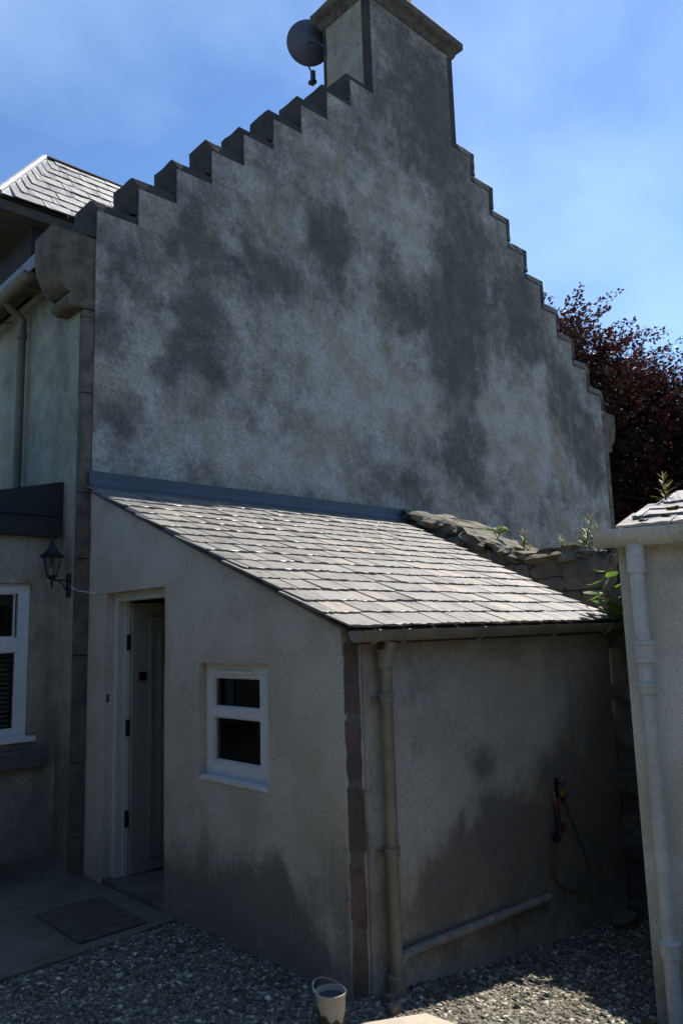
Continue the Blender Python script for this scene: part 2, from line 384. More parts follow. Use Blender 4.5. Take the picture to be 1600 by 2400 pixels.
def rough_box(x0, x1, y0, y1, z0, z1, seed=0, amp=.005, rnd=.007, cuts=3):
    bm = bmesh.new(); bmesh.ops.create_cube(bm, size=1)
    bmesh.ops.subdivide_edges(bm, edges=bm.edges[:], cuts=cuts, use_grid_fill=True)
    L3 = Vector((x1-x0, y1-y0, z1-z0)); c = Vector(((x0+x1)/2, (y0+y1)/2, (z0+z1)/2))
    for v in bm.verts:
        q = v.co.copy(); e = sum(1 for t in q if abs(abs(t)-.5) < 1e-4)
        p = Vector((c.x+q.x*L3.x, c.y+q.y*L3.y, c.z+q.z*L3.z))
        if e >= 2: p -= Vector([math.copysign(rnd*(.5+.9*abs(noise.noise(p*9+Vector((seed, 0, 0))))), t) if abs(abs(t)-.5) < 1e-4 else 0 for t in q])
        d = Vector(noise.noise_vector(p*6+Vector((seed*3.1, 0, 0))))*amp; d.y *= .4
        v.co = p+d
    bm.verts.index_update(); m = MB().add([v.co[:] for v in bm.verts], [[v.index for v in f.verts] for f in bm.faces]); bm.free(); return m
def crow(i, mirror):
    x0, x1 = i*S, (i+1)*S+(MGR if mirror else MG)+.01
    if i == 8: x1 = 9*S+.02
    a, b = (x0, x1) if not mirror else (XR-x1, XR-x0)
    z1 = Z0+i*RR
    j0, j1 = (random.uniform(-.012, .010), 0) if not mirror else (0, random.uniform(-.010, .012))
    m = rough_box(a+j0, b+j1, random.uniform(-.008, .004), YB+random.uniform(-.03, .03), z1-RR+.004, z1+random.uniform(-.016, .010), i+20*mirror, .008, .010)
    m.build('crow_step', M_stone, house)
for mir in (False, True):
    for i in range(9): crow(i, mir)
# skewputts: cavetto bracket with roll below the lowest step
def skew(mirror):
    pj = .31
    prof = [(.10, 4.853), (-pj+.01, 4.853), (-pj, 4.843), (-pj, 4.69)]
    for k in range(1, 11):
        t = k/10*math.pi/2; prof.append((-pj+(pj-.13)*(1-math.cos(t)), 4.69-.34*math.sin(t)))
    for k in range(0, 11):
        t = math.pi*.62+k/10*math.pi*.95; prof.append((-.105+.062*math.cos(t), 4.295+.058*math.sin(t)))
    prof += [(-.02, 4.245), (.10, 4.245)]
    if mirror: prof = [(XR-x, z) for x, z in prof]
    MB().prism(prof, 'y', .004, YB).build('skewputt', M_skew, house)
skew(False); skew(True)
# quoin strips at the gable corners
M_quoin = simple('weathered_quoin', (.145, .112, .085), .95, .35, 7, .9, 60, .010, col2=(.07, .06, .05))
def quoins(x0, x1, ztop, y0=-.006, y1=.07, z=-.3):
    k = 0
    while z < ztop-.05:
        h = min(ztop-z, random.uniform(.5, .8))
        rough_box(x0, x1+random.uniform(-.003, .003), y0, y1, z+.001, z+h-.001, z*7, .003, .004).build('quoin', M_quoin, house)
        z += h; k += 1
quoins(-.032, MG+.004, 4.235); quoins(XR-MGR-.004, XR+.03, 4.86)
# chimney
MB().box(9*S, XR-9*S, .004, .76, 7.6, TOPC+.03).build('chimney_stack', M_stone, house)
grid_wall('chimney_side_render', lines(.075, .69, .1), lines(7.9, TOPC, .1), lambda u, v: True, lambda u, v, o: (9*S-.012-o if o < .01 else 9*S+o, u, v), .02, lambda u, v: .5, M_eaves, house, .003)
def rect_loop(prof, x0, x1, y0, y1):
    m = MB(); vs = []; fs = []
    for d, z in prof: vs += [(x0-d, y0-d, z), (x1+d, y0-d, z), (x1+d, y1+d, z), (x0-d, y1+d, z)]
    for i in range(len(prof)-1):
        for k in range(4): fs.append((i*4+k, i*4+(k+1) % 4, (i+1)*4+(k+1) % 4, (i+1)*4+k))
    n = len(prof); fs += [(3, 2, 1, 0), tuple((n-1)*4+k for k in range(4))]
    return m.add(vs, fs)
cope = rect_loop([(-.02, 9.05), (.02, 9.09), (.05, 9.16), (.10, 9.20), (.11, 9.22), (.11, 9.30), (.085, 9.33), (-.06, 9.55), (-.12, 9.58)], 9*S, XR-9*S, 0, .76).build('chimney_cope', M_cope, house)
for cx in (3.78, 4.42):
    MB().lathe([(.0, 0), (.19, 0), (.19, .07), (.16, .1), (.14, .55), (.17, .58), (.17, .66), (.12, .66), (.11, .5)], (cx, .40, 9.54), 20).build('chimney_pot', M_pot, house, True)
# eaves wall (faces the yard on the left), roof, other walls
EX = -.03
grid_wall('eaves_wall', lines(.07, 7, .12), lines(-.3, 4.78, .12), lambda u, v: True, lambda u, v, o: (EX-o if o < .1 else EX+o, u, v), .4,
          blobs_field([('d', .5, 4.5, .6, .2), ('d', .2, .4, .5, .5), ('d', .35, 4.1, .1, .5)], .15, 8), M_eaves, house)
MB().box(XR-.37, XR+.028, .07, 7, -.5, 4.78).box(.0, XR-.4, 6.6, 7, -.5, 4.9).build('far_walls', M_eaves, house)
sl = RR/S
def roofz(x): return 4.80+sl*min(x+.26, XR+.26-x)
xm = XR/2
MB().prism([(-.26, roofz(-.26)), (xm, roofz(xm)), (XR+.26, roofz(XR+.26)), (XR+.26, roofz(XR+.26)-.12), (xm, roofz(xm)-.14), (-.26, roofz(-.26)-.12)], 'y', YB-.03, 7.2).build('main_roof', M_slate2, house)
# eaves gutter on brackets with downpipe
M_eavepipe = simple('drab_brown_iron', (.13, .112, .076), .6, .3, 6, .3, 60, .002)
def half_gutter(p0, p1, r, th=.006, n=10, lip=.006):
    p0, p1 = Vector(p0), Vector(p1); d = (p1-p0).normalized(); s_ = d.cross(Vector((0, 0, 1))).normalized()
    prof = [(math.cos(math.pi+math.pi*k/n)*r, math.sin(math.pi+math.pi*k/n)*r) for k in range(n+1)]
    prof = [(-r-lip, .004), (-r-lip, -.004)]+prof[1:-1]+[(r+lip, -.004), (r+lip, .004), (r-th, .004)]+[(math.cos(-math.pi*k/n)*(r-th), math.sin(-math.pi*k/n)*(r-th)) for k in range(1, n)]+[(-r+th, .004)]
    m = MB(); vs = [q+s_*a+Vector((0, 0, b)) for q in (p0, p1) for a, b in prof]; k = len(prof)
    fs = [(i, (i+1) % k, (i+1) % k+k, i+k) for i in range(k)]
    m.add(vs, fs)
    for q in (p0, p1):                                   # stop ends
        m.add([q+s_*math.cos(math.pi+math.pi*i/n)*r+Vector((0, 0, math.sin(math.pi+math.pi*i/n)*r)) for i in range(n+1)], [tuple(range(n+1))])
    return m
g = half_gutter((-.27, .46, 4.64), (-.27, 6.8, 4.64), .062).build('eaves_gutter', M_eavepipe, house, True)
for y in (.62, 1.5): MB().tube([(-.05, y, 4.60), (-.16, y, 4.56), (-.27, y, 4.57), (-.34, y, 4.64)], .008, 6).build('gutter_bracket', M_eavepipe, house)
MB().box(-.25, -.02, YB+.01, 6.9, 4.70, 4.74).build('soffit', M_fascia, house)
MB().tube([(-.25, 1.08, 4.60), (-.20, 1.09, 4.55), (-.10, 1.10, 4.48), (-.10, 1.10, 2.72)], .036, 12).build('eaves_downpipe', M_eavepipe, house, True)
for z in (4.3, 2.78): MB().lathe([(.036, 0), (.045, .003), (.045, .06), (.036, .063)], (-.10, 1.10, z), 14).build('downpipe_collar', M_eavepipe, house, True)

# wall-head dormer with hipped roof
DX0, DY0, DZ0, DYR, DZR, DXP = -.42, .90, 5.48, 1.70, 6.50, .28
MB().box(-.06, 1.4, DY0+.16, 2*DYR-DY0-.16, 4.7, DZ0+.06).build('dormer_wall', M_leaddark, house)
MB().box(DX0+.03, 1.3, DY0+.03, 2*DYR-DY0-.03, DZ0-.10, DZ0-.012).build('dormer_eaves', M_fascia, house)
dr = MB()
E0, E1, Pk, Rg = (DX0, DY0, DZ0), (DX0, 2*DYR-DY0, DZ0), (DXP, DYR, DZR), (2.6, DYR, DZR)
dr.add([E0, E1, Pk, Rg, (2.6, DY0, DZ0), (2.6, 2*DYR-DY0, DZ0)], [(0, 2, 3, 4), (1, 5, 3, 2), (0, 1, 2), (4, 3, 5), (0, 4, 5, 1)])
droof = dr.build('dormer_roof', M_deck, house)
for a, b, r in ((E0, Pk, .035), (Pk, Rg, .035), (E1, Pk, .035)):
    a, b = Vector(a), Vector(b); d = b-a
    MB().tube([a+d*t+Vector((0, 0, .025)) for t in (0, .33, .66, 1)], r, 10).build('lead_roll', M_leadlight if a.x < DXP else M_leaddark, droof, True)
hv = Vector(Pk)-Vector(E0)
slope_n = Vector((0, -(DZR-DZ0), DYR-DY0)).normalized()
MB().add([Vector(E0)+slope_n*.022, Vector(E0)+slope_n*.022+Vector((.13, 0, 0)), Vector(Pk)+slope_n*.022+Vector((.13, 0, 0)), Vector(Pk)+slope_n*.022],
         [(0, 1, 2, 3)]).add([Vector(E0)+slope_n*.012, Vector(E0)+slope_n*.012+Vector((.13, 0, 0)), Vector(Pk)+slope_n*.012+Vector((.13, 0, 0)), Vector(Pk)+slope_n*.012],
         [(3, 2, 1, 0)]).build('hip_flashing', M_leadlight, droof)

# slate meshes: local x across, y up-slope (tail at y=0), z thickness
def slate_mesh(name, seed, material, wd=1.0, ln=1.0, th=.010):
    r = random.Random(seed); nb = 6
    low = [(-wd/2+wd*k/nb, r.uniform(-.014, .014)+(.03*r.random() if k in (0, nb) else 0)) for k in range(nb+1)]
    poly = low+[(wd/2, ln), (-wd/2, ln)]
    m = MB(); n = len(poly)
    tz = [th*r.uniform(.7, 1.3) for _ in poly]
    m.add([(x, y, 0) for x, y in poly]+[(x*.994, y+.003 if y < .1 else y, t) for (x, y), t in zip(poly, tz)],
          [tuple(range(n-1, -1, -1)), tuple(range(n, 2*n))]+[(i, (i+1) % n, (i+1) % n+n, i+n) for i in range(n)])
    return m.mesh(name, material)
def lay_slates(parent, material, origin, udir, vdir, ranges, gauge, width, ln, wvar=.25, meshes=None, name='slate', seed=1, th=.011, shear=0):
    """rows of slates up the slope; ranges(row_v) -> (u0,u1)"""
    r = random.Random(seed)
    udir, vdir = Vector(udir).normalized(), Vector(vdir).normalized(); nrm = udir.cross(vdir).normalized()
    if nrm.z < 0: nrm = -nrm
    ms = [slate_mesh(name, seed*31+k, material, 1.0, 1.0, th) for k in range(7)]
    row = 0; v = 0.0
    while True:
        rg = ranges(v)
        if rg is None: break
        u = rg[0]-(0 if row % 2 == 0 else width*.5)
        while u < rg[1]:
            wd = width*r.uniform(1-wvar, 1+wvar)
            a, b = max(u, rg[0]), min(u+wd, rg[1])
            if b-a > .03:
                o = bpy.data.objects.new(name, r.choice(ms)); C.objects.link(o)
                p = Vector(origin)+udir*((a+b)/2)+vdir*(v+r.uniform(-.006, .006))+nrm*(2.0*th+r.uniform(0, .003))
                tilt = 1.9*th/ln+r.uniform(-.003, .003)
                vd = (vdir*math.cos(tilt)-nrm*math.sin(tilt)).normalized(); yawj = r.uniform(-.012, .012)
                ud = (udir*math.cos(yawj)+vd*math.sin(yawj)).normalized(); vd2 = (vd-ud*vd.dot(ud)).normalized()
                nn = ud.cross(vd2)
                L_ = min(ln, rg[2]-v) if len(rg) > 2 else ln
                mt = Matrix((ud*(b-a-.008), vd2*max(L_, .05)+(ud*L_*shear if a == rg[0] else ud*0), nn)).transposed().to_4x4(); mt.translation = p
                o.matrix_world = mt; par(o, parent)
            u += wd
        row += 1; v += gauge
dl = math.hypot(DZR-DZ0, DYR-DY0)
def dr_rng(v):
    if v > dl-.08: return None
    return (DX0+.13+(DXP-DX0)*v/dl, 1.6, dl-.02)
lay_slates(droof, M_slate2, (0, DY0-.02, DZ0-.01), (1, 0, 0), (0, DYR-DY0, DZR-DZ0), dr_rng, .15, .26, .30, .2, name='slate', seed=5)

# bay under a lead canopy, with a white window in its cheek
BY = .315
grid_wall('bay_wall', lines(-1.6, EX-.002, .1, (-.24, -1.35)), lines(-.3, 2.44, .1, (.96, 2.08)), lambda u, v: not (-1.35 < u < -.24 and .96 < v < 2.08), lambda u, v, o: (u, BY-o if o < .1 else BY+o, v), .22,
          blobs_field([('d', -.25, .25, .3, .35), ('d', -.1, 1.2, .06, .6)], .12, 4), M_eaves, house)
MB().box(-1.62, -.070, BY-.075, 1.9, 2.437, 2.598).box(-1.64, -.058, BY-.095, 1.9, 2.598, 2.612).build('bay_fascia', M_leaddark, house)
MB().prism([(-.036, 2.61), (-.036, 2.885), (-1.66, 2.30+.2), (-1.66, 2.61-.11)], 'y', BY-.03, 1.9).build('bay_roof', M_leaddark, house)
MB().cbox(-1.5, -.13, BY-.10, BY+.02, .74, .87, .01).build('stone_sill', M_mortar, house)
MB().cbox(-1.62, -.02, BY-.045, BY+.01, -.1, .13, .012).build('bay_plinth', M_conc, house)
def window(parent, u0, u1, v0, v1, P, panes, sill=None, vent=None, fr=.05, M_f=M_white, name='window', th=.05):
    """frame members as one mesh; P(u,v,d) world; panes list of (u0,u1,v0,v1)"""
    us = sorted({u0, u1, *[p[0] for p in panes], *[p[1] for p in panes]}); vs_ = sorted({v0, v1, *[p[2] for p in panes], *[p[3] for p in panes]})
    m = MB()
    def bx(a, b, c, d, f, bk, mm):
        q = [P(a, c, f), P(b, c, f), P(b, d, f), P(a, d, f), P(a, c, bk), P(b, c, bk), P(b, d, bk), P(a, d, bk)]
        mm.add(q, [(0, 1, 2, 3), (7, 6, 5, 4), (0, 4, 5, 1), (1, 5, 6, 2), (2, 6, 7, 3), (3, 7, 4, 0)])
    # outer frame pieces then sash rings
    a, b = min(p[0] for p in panes), max(p[1] for p in panes)
    bx(u0, a, v0, v1, 0, th, m); bx(b, u1, v0, v1, 0, th, m)
    zs = [v0]+[z for p in sorted(panes, key=lambda p: p[2]) for z in (p[2], p[3])]+[v1]
    for i in range(0, len(zs), 2): bx(a, b, zs[i], zs[i+1], 0.0005, th-.0005, m)
    for p in panes:
        e = .009
        for q in ((p[0], p[1], p[2], p[2]+e), (p[0], p[1], p[3]-e, p[3]), (p[0], p[0]+e, p[2]+e, p[3]-e), (p[1]-e, p[1], p[2]+e, p[3]-e)):
            bx(*q, .010, th-.002, m)
    o = m.build(name, M_f, parent)
    for p in panes:
        g = MB(); bx(p[0]+.01, p[1]-.01, p[2]+.01, p[3]-.01, .026, .030, g); g.build('pane', M_glass, o)
    if sill:
        g = MB(); bx(*sill, g); g.build('sill', M_f, o)
    if vent:
        g = MB(); bx(*vent, g); g.build('trickle_vent', M_f, o)
    return o
window(house, -1.35, -.243, .962, 2.078, lambda u, v, d: (u, BY+.045+d, v), [(-1.28, -.325, 1.012, 1.575), (-1.28, -.345, 1.68, 2.008)],
       sill=(-1.36, -.20, .925, .962, -.09, .05))
for k in range(16):
    z = 1.03+k*.034
    MB().prism([(BY+.13, z), (BY+.133, z-.001), (BY+.152, z+.013), (BY+.149, z+.014)], 'x', -1.3, -.33).build('blind_slat', M_blind, house)
MB().box(-1.55, -.05, BY+.5, BY+.52, .0, 2.4).build('bay_inner_wall', M_deck, house)

# ------------------------------------------------------------------ lean-to
lean = thing('lean_to', 'low harled lean-to with slate roof, open door and small window against gable', 'lean-to')
LX, LY, PIT = .06, -2.774, .397
def roofz_l(y): return 2.777+PIT*y            # underside of the roof boards
def lr(y): return 3.57+.326*y                  # skew right edge X of the roof at Y
EW = [('d', -1.2, .12, .5, .2), ('d', -1.6, .12, .5, .24), ('d', -1.85, .35, .12, .1), ('d', -2.15, .10, .35, .27), ('d', -2.25, .40, .16, .13), ('d', -2.55, .05, .25, .13), ('l', -2.45, .40, .08, .10), ('l', -2.68, .22, .07, .12), ('l', -1.5, 1.2, 1.0, .6), ('l', -2.3, 1.1, .6, .5), ('l', -.8, 2.2, .8, .4), ('l', -.2, 1.0, .3, 1.5)]
def ew_in(u, v):
    if -1.113 < u < -.287 and v < 1.976: return False
    if -2.18 < u < -1.512 and .845 < v < 1.492: return False
    return True
grid_wall('end_wall', lines(LY, -.0145, .06, (-1.113, -.287, -2.18, -1.512)), lines(-.3, 2.80, .06, (1.976, .845, 1.492)), ew_in,
          lambda u, v, o: (LX-o if o < .1 else LX+o, u, v), .28, blobs_field(EW, .14, 2), M_lean, lean, .006, clamp=roofz_l)
LW = [('d',1.07,.28,.60,.27),('d',1.25,.47,.31,.18),('d',1.09,.84,.14,.08),('d',.77,.34,.19,.11),('d',.62,.19,.33,.06),('d',2.05,.48,.45,.35),('d',2.57,.95,.3,.8),('d',.60,1.04,.05,.06),('d',.82,.565,.05,.05),('d',2.3,.1,.8,.25),('d',1.9,.75,.2,.1),('l',.55,.75,.25,.4),('l',.95,.55,.1,.06),('l',1.3,1.2,.5,.2),('l',.4,1.2,.1,.3)]
grid_wall('long_wall', lines(.188, 2.62, .06), lines(-.6, 1.66, .06), lambda u, v: True, lambda u, v, o: (u, LY-.012-o if o < .1 else LY+o, v), .28, blobs_field(LW, .14, 6), M_lean, lean, .008)
# corner quoins, slightly sunk behind the render on the long side
for z0, z1 in ((-.3, .25), (.25, .585), (.585, .925), (.925, 1.235), (1.235, 1.60)):
    rough_box(LX+.005, .186+random.uniform(-.010, .006), LY-.004, LY+.05, z0+.004, z1-.004, z0*9, .005, .006).build('quoin', M_red, lean)
MB().box(LX+.02, .170, LY-.0010, LY+.04, -.3, 1.60).build('quoin_mortar', M_jmort, lean)
# low pale waste pipe along the foot of the long wall
MB().tube([(.335, LY-.040, -.04), (.337, LY-.040, .03), (.35, LY-.040, .075), (.385, LY-.040, .098), (.45, LY-.040, .103)]+[(.45+1.2*i/8, LY-.040+.012*i/8, .103-.045*i/8) for i in range(1, 9)], .024, 10).build('waste_pipe', M_wpipe, lean, True)
# roof boards and slates
deck = MB(); e0, e1 = -2.83, -.015
def dz(y, o=0): return 2.765+PIT*y+o
deck.add([(.058, e0, dz(e0, .001)), (lr(e0)-.03, e0, dz(e0, .001)), (lr(e1)-.03, e1, dz(e1, .001)), (.058, e1, dz(e1, .001)), (.058, e0, dz(e0, .024)), (lr(e0)-.03, e0, dz(e0, .024)), (lr(e1)-.03, e1, dz(e1, .024)), (.058, e1, dz(e1, .024))],
         [(3, 2, 1, 0), (4, 5, 6, 7), (0, 1, 5, 4), (1, 2, 6, 5), (2, 3, 7, 6), (3, 0, 4, 7)])
deck.build('roof_boards', M_deck, lean)
vl = Vector((0, 1, PIT)).normalized(); slen = 2.86*math.hypot(1, PIT)
def l_rng(v):
    if v > slen-.10: return None
    y = -2.875+vl.y*v
    return (.016+.016*math.sin(v*23.0), lr(y)+.015, slen)
lay_slates(lean, M_slate, (0, -2.875, dz(-2.875, .028)), (1, 0, 0), vl, l_rng, .186, .195, .375, .25, seed=2, th=.0105)
MB().prism([(-2.845, 1.585), (-2.822, 1.585), (-2.822, 1.664), (-2.845, 1.655)], 'x', .055, 2.63).build('fascia_board', M_fascia, lean)
rw = MB(); q = [(lr(-2.76)-.06, -2.76), (lr(-.03)-.06, -.03), (lr(-.03)-.30, -.03), (lr(-2.76)-.30, -2.76)]
rw.add([(x, y, -.5) for x, y in q]+[(x, y, dz(y)) for x, y in q], [(3, 2, 1, 0), (4, 5, 6, 7), (0, 1, 5, 4), (1, 2, 6, 5), (2, 3, 7, 6), (3, 0, 4, 7)]); rw.build('right_end_wall', M_lean, lean)
# verge bedding mortar under the slates at the door end
vb = MB(); vb.add([(.032, -2.83, dz(-2.83, .012)), (.056, -2.83, dz(-2.83, .012)), (.056, -.02, dz(-.02, .012)), (.032, -.02, dz(-.02, .012)), (.032, -2.83, dz(-2.83, .026)), (.056, -2.83, dz(-2.83, .026)), (.056, -.02, dz(-.02, .026)), (.032, -.02, dz(-.02, .026))],
         [(3, 2, 1, 0), (4, 5, 6, 7), (0, 1, 5, 4), (1, 2, 6, 5), (2, 3, 7, 6), (3, 0, 4, 7)]); vb.build('verge_bedding', M_mortar, lean)
# lead flashing along the gable, in lapped lengths
xs = [.03, 1.30, 2.42, 3.66]
for i in range(3):
    a, b = xs[i], xs[i+1]+.04; o_ = .003*i
    m = MB(); prof = [(-.018-o_, 2.932), (-.024-o_, 2.932), (-.03-o_, 2.86), (-.05-o_, 2.825), (-.115, dz(-.115, .066)), (-.115, dz(-.115, .060)), (-.045, 2.80), (-.018, 2.80)]
    m.prism(prof, 'x', a, b)
    m.build('lead_flashing', M_lead, lean)
# gutter, brackets, downpipe
half_gutter((.045, -2.892, 1.648), (2.72, -2.892, 1.655), .052).build('gutter', M_beige, lean, True)
for x in (.16, .37, 1.0, 1.75, 2.4):
    MB().tube([(x, -2.85, 1.64), (x, -2.86, 1.605), (x, -2.892, 1.588), (x, -2.93, 1.61), (x, -2.946, 1.655)], .007, 6).build('gutter_bracket', M_beige, lean)
PX, PY = .292, LY-.068
dp = MB().tube([(PX, PY-.045, 1.60), (PX, PY-.03, 1.56), (PX, PY, 1.50), (PX, PY, .02)], .031, 14).build('downpipe', M_beige, lean, True)
for z, r, h in ((1.47, .040, .075), (1.30, .036, .03), (.575, .037, .03), (-.04, .043, .075)):
    MB().lathe([(.03, -.002), (r, 0), (r, h), (r+.004, h+.002), (r+.004, h+.012), (.03, h+.015)], (PX, PY, z), 16).build('downpipe_collar', M_beige, lean, True)
for z in (1.31, .59): MB().cbox(PX-.06, PX+.06, LY-.03, LY-.008, z-.012, z+.012, .004).build('pipe_clip', M_beige, lean)
# door frame, door leaf (open inwards), threshold
FX = .125
df = MB().box(FX, FX+.09, -.345, -.287, .0, 1.975).box(FX, FX+.09, -1.113, -1.055, .0, 1.975).box(FX+.0005, FX+.0895, -1.055, -.345, 1.915, 1.974)
df.box(FX+.055, FX+.09, -.36, -.345, .0, 1.915)
frm = df.build('door_frame', M_cream, lean)
MB().box(LX+.002, FX+.28, -1.112, -.288, -.2, .022).build('threshold', M_conc, lean)
for z in (.40, 1.02, 1.62):
    MB().cbox(FX+.06, FX+.085, -.375, -.361, z-.055, z+.055, .003).build('hinge', M_black, frm)
MB().cbox(LX+.012, LX+.035, -.289, -.265, 1.20, 1.26, .004).build('bell_push', M_black, frm)
DXL = FX+.095; dY = -.395
dm = MB().box(DXL, DXL+.74, dY, dY+.042, .03, 1.90)
door = dm.build('door', M_door, lean)
def ring(x0, x1, z0, z1, w_, y0, y1, name):
    MB().box(x0, x1, y0, y1, z0, z0+w_).box(x0, x1, y0, y1, z1-w_, z1).box(x0, x0+w_, y0+.0005, y1, z0+w_, z1-w_).box(x1-w_, x1, y0+.0005, y1, z0+w_, z1-w_).build(name, M_door, door)
ring(DXL+.13, DXL+.61, .12, 1.80, .022, dY-.014, dY-.001, 'door_moulding')
ring(DXL+.21, DXL+.53, .98, 1.70, .022, dY-.012, dY-.001, 'door_moulding')
ring(DXL+.21, DXL+.53, .20, .86, .022, dY-.012, dY-.001, 'door_moulding')
for z0, z1 in ((1.03, 1.65), (.25, .81)): MB().cbox(DXL+.26, DXL+.48, dY-.008, dY-.001, z0, z1, .006).build('door_panel', M_door, door)
MB().cbox(DXL+.045, DXL+.105, dY-.014, dY-.001, 1.345, 1.405, .003).build('door_plate', M_black, door)
# small window in the end wall
window(lean, -2.178, -1.514, .847, 1.490, lambda u, v, d: (LX+.052+d, u, v), [(-2.045, -1.575, .925, 1.180), (-2.045, -1.575, 1.232, 1.408)],
       sill=(-2.176, -1.530, .822, .846, -.058, .03), vent=(-1.99, -1.67, 1.428, 1.446, -.012, -.0005))
# interior of the lean-to
MB().box(.36, 3.0, -2.5, -.02, -.04, .015).build('inner_floor', M_conc, lean)
cup = MB().cbox(.75, 1.15, -1.20, -.62, .018, .96, .008).build('white_cupboard', M_white); tag(cup, 'pale cupboard seen dimly inside through the lean-to window', 'cupboard')
MB().cbox(.738, .749, -1.18, -.915, .06, .92, .003).build('cupboard_door', M_white, cup)
MB().cbox(.738, .749, -.905, -.64, .06, .92, .003).build('cupboard_door', M_white, cup)

# ------------------------------------------------------------------ garden wall of rubble beside the lean-to roof
gw = thing('garden_wall', 'old rubble stone wall with rough coping running beside the lean-to roof', 'wall', (3.6, 0, 0))
rs = random.Random(11); cnt = [0]
W0 = Vector((3.62, -.02, 0)); wd_ = Vector((-.098, -.995, 0)).normalized(); wr_ = Vector((.995, -.098, 0)).normalized()
tp = [(0, 2.93), (.48, 2.77), (.83, 2.61), (1.05, 2.52), (1.43, 2.34), (1.70, 2.30), (1.98, 2.32), (2.2, 2.28), (2.44, 2.27), (4.2, 2.27)]
def topz(s):
    for (a, p), (b, q) in zip(tp[:-1], tp[1:]):
        if s <= b: return p+(q-p)*(s-a)/(b-a)
    return tp[-1][1]
def rubble(P, d, r_, L_, tz, faces, seed0):
    core = MB(); n = 20; vs_ = []
    for i in range(n+1):
        s = L_*i/n; p = P+d*s
        for k, (off, z) in enumerate(((.05, -.6), (.05, tz(s)-.09), (.40, tz(s)-.09), (.40, -.6))):
            q = p+r_*off; vs_.append((q.x+.015*nz(s, z, k, 6), q.y, z+.02*nz(s, k, z, 7)))
    core.add(vs_, [(i*4+k, i*4+(k+1) % 4, (i+1)*4+(k+1) % 4, (i+1)*4+k) for i in range(n) for k in range(4)]+[(0, 1, 2, 3), (n*4+3, n*4+2, n*4+1, n*4)])
    core.build('wall_core', M_mortar, gw)
    s = 0.0
    while s < L_-.05:
        ln = rs.uniform(.20, .46); th = rs.uniform(.08, .13); cnt[0] += 1
        b = blob((ln*1.05, rs.uniform(.46, .56), th), seed0+cnt[0], .40, 4)
        ang = math.atan2(tz(s+ln)-tz(s), ln)+rs.uniform(-.08, .08)
        mt = Matrix((d*math.cos(ang)+Vector((0, 0, math.sin(ang))), r_, Vector((0, 0, math.cos(ang)))-d*math.sin(ang))).transposed().to_4x4()
        mt.translation = P+d*(s+ln/2)+r_*(.225+rs.uniform(-.03, .03))+Vector((0, 0, tz(s+ln/2)-.05+rs.uniform(-.02, .02)))
        b.xf(mt).build('coping_stone', M_coping, gw, False); s += ln*.97
    z = faces[0]
    while z < 2.85:
        h = rs.uniform(.10, .18); s = rs.uniform(-.1, .05)
        while s < L_-.05:
            ln = rs.uniform(.15, .38)
            if z+h < tz(s+ln/2)-.04 and s > .02 and z+h > faces[1](s):
                cnt[0] += 1; b = blob((ln*1.02, .11, h*1.02), seed0+cnt[0], .30, 2)
                mt = Matrix((d, r_, Vector((0, 0, 1)))).transposed().to_4x4(); mt.translation = P+d*(s+ln/2)+r_*(.055+rs.uniform(-.025, .012))+Vector((0, 0, z+h/2))
                b.xf(mt).build('stone', M_rubble, gw)
            s += ln
        z += h
rubble(W0, wd_, wr_, 2.85, topz, (1.35, lambda s: dz(-s)-.35), 50)
CD = Vector((-.16, -.70, 0)).normalized()
rubble(Vector((2.64, -2.72, 0)), CD, Vector((-CD.y, CD.x, 0)), .97, lambda s: min(1.70+2.2*s, 2.20+.06*math.sin(s*9)), (-.3, lambda s: -1), 900)

# ------------------------------------------------------------------ outbuilding on the right
ob = thing('outbuilding', 'pale painted outbuilding with slate roof, gutter and thick downpipe', 'outbuilding', (1.0, -3.75, -.2))
OA = rad(-66); U = Vector((math.cos(OA), math.sin(OA), 0)); W = Vector((-math.sin(OA), math.cos(OA), 0))   # along facade, into building
OC = Vector((1.0, -3.753, 0)); OZ = 2.075
def OP(u, d, z): p = OC+U*u+W*d; return (p.x, p.y, z)
grid_wall('facade_wall', lines(0, 3.0, .06), lines(-.6, OZ-.01, .06), lambda u, v: True, lambda u, v, o: OP(u, -o if o < .1 else o, v), .25,
          blobs_field([('d', .45, 1.1, .10, .25), ('d', .75, .9, .12, .5), ('d', .45, 1.95, .3, .06), ('d', .2, -.1, .5, .35), ('d', .8, 1.9, .1, .15), ('d', .62, .3, .06, .6), ('l', .2, 1.2, .3, .8)], .10, 12), M_out, ob, .006)
m = MB(); W2 = Vector((math.cos(rad(6)), math.sin(rad(6)), 0)); q = [tuple(OC+W2*.02+U*.02+Vector((0, 0, -.6))), tuple(OC+U*.5+W2*.27+Vector((0, 0, -.6))), tuple(OC+W2*2.2+U*.3+Vector((0, 0, -.6))), tuple(OC+W2*2.2+Vector((0, 0, -.6)))]
m.add(q+[(a, b, OZ-.012) for a, b, c in q], [(3, 2, 1, 0), (4, 5, 6, 7), (0, 1, 5, 4), (1, 2, 6, 5), (2, 3, 7, 6), (3, 0, 4, 7)]); m.build('side_wall', M_out, ob)
OPITCH = math.tan(rad(21.5)); OR = .95; HK = .6; W2 = Vector((math.cos(rad(6)), math.sin(rad(6)), 0))
rm = MB(); a = -.06
rm.add([OP(-.05, a, OZ), OP(3.1, a, OZ), OP(3.1, OR, OZ+OPITCH*(OR-a)), OP(HK*OR, OR, OZ+OPITCH*(OR-a)), tuple(OC+W2*2.2+Vector((0, 0, OZ))), OP(3.1, 2*OR-a, OZ)],
       [(0, 1, 2, 3), (0, 3, 4), (4, 3, 2, 5), (1, 5, 2), (0, 4, 5, 1)]); orf = rm.build('roof_boards', M_deck, ob)
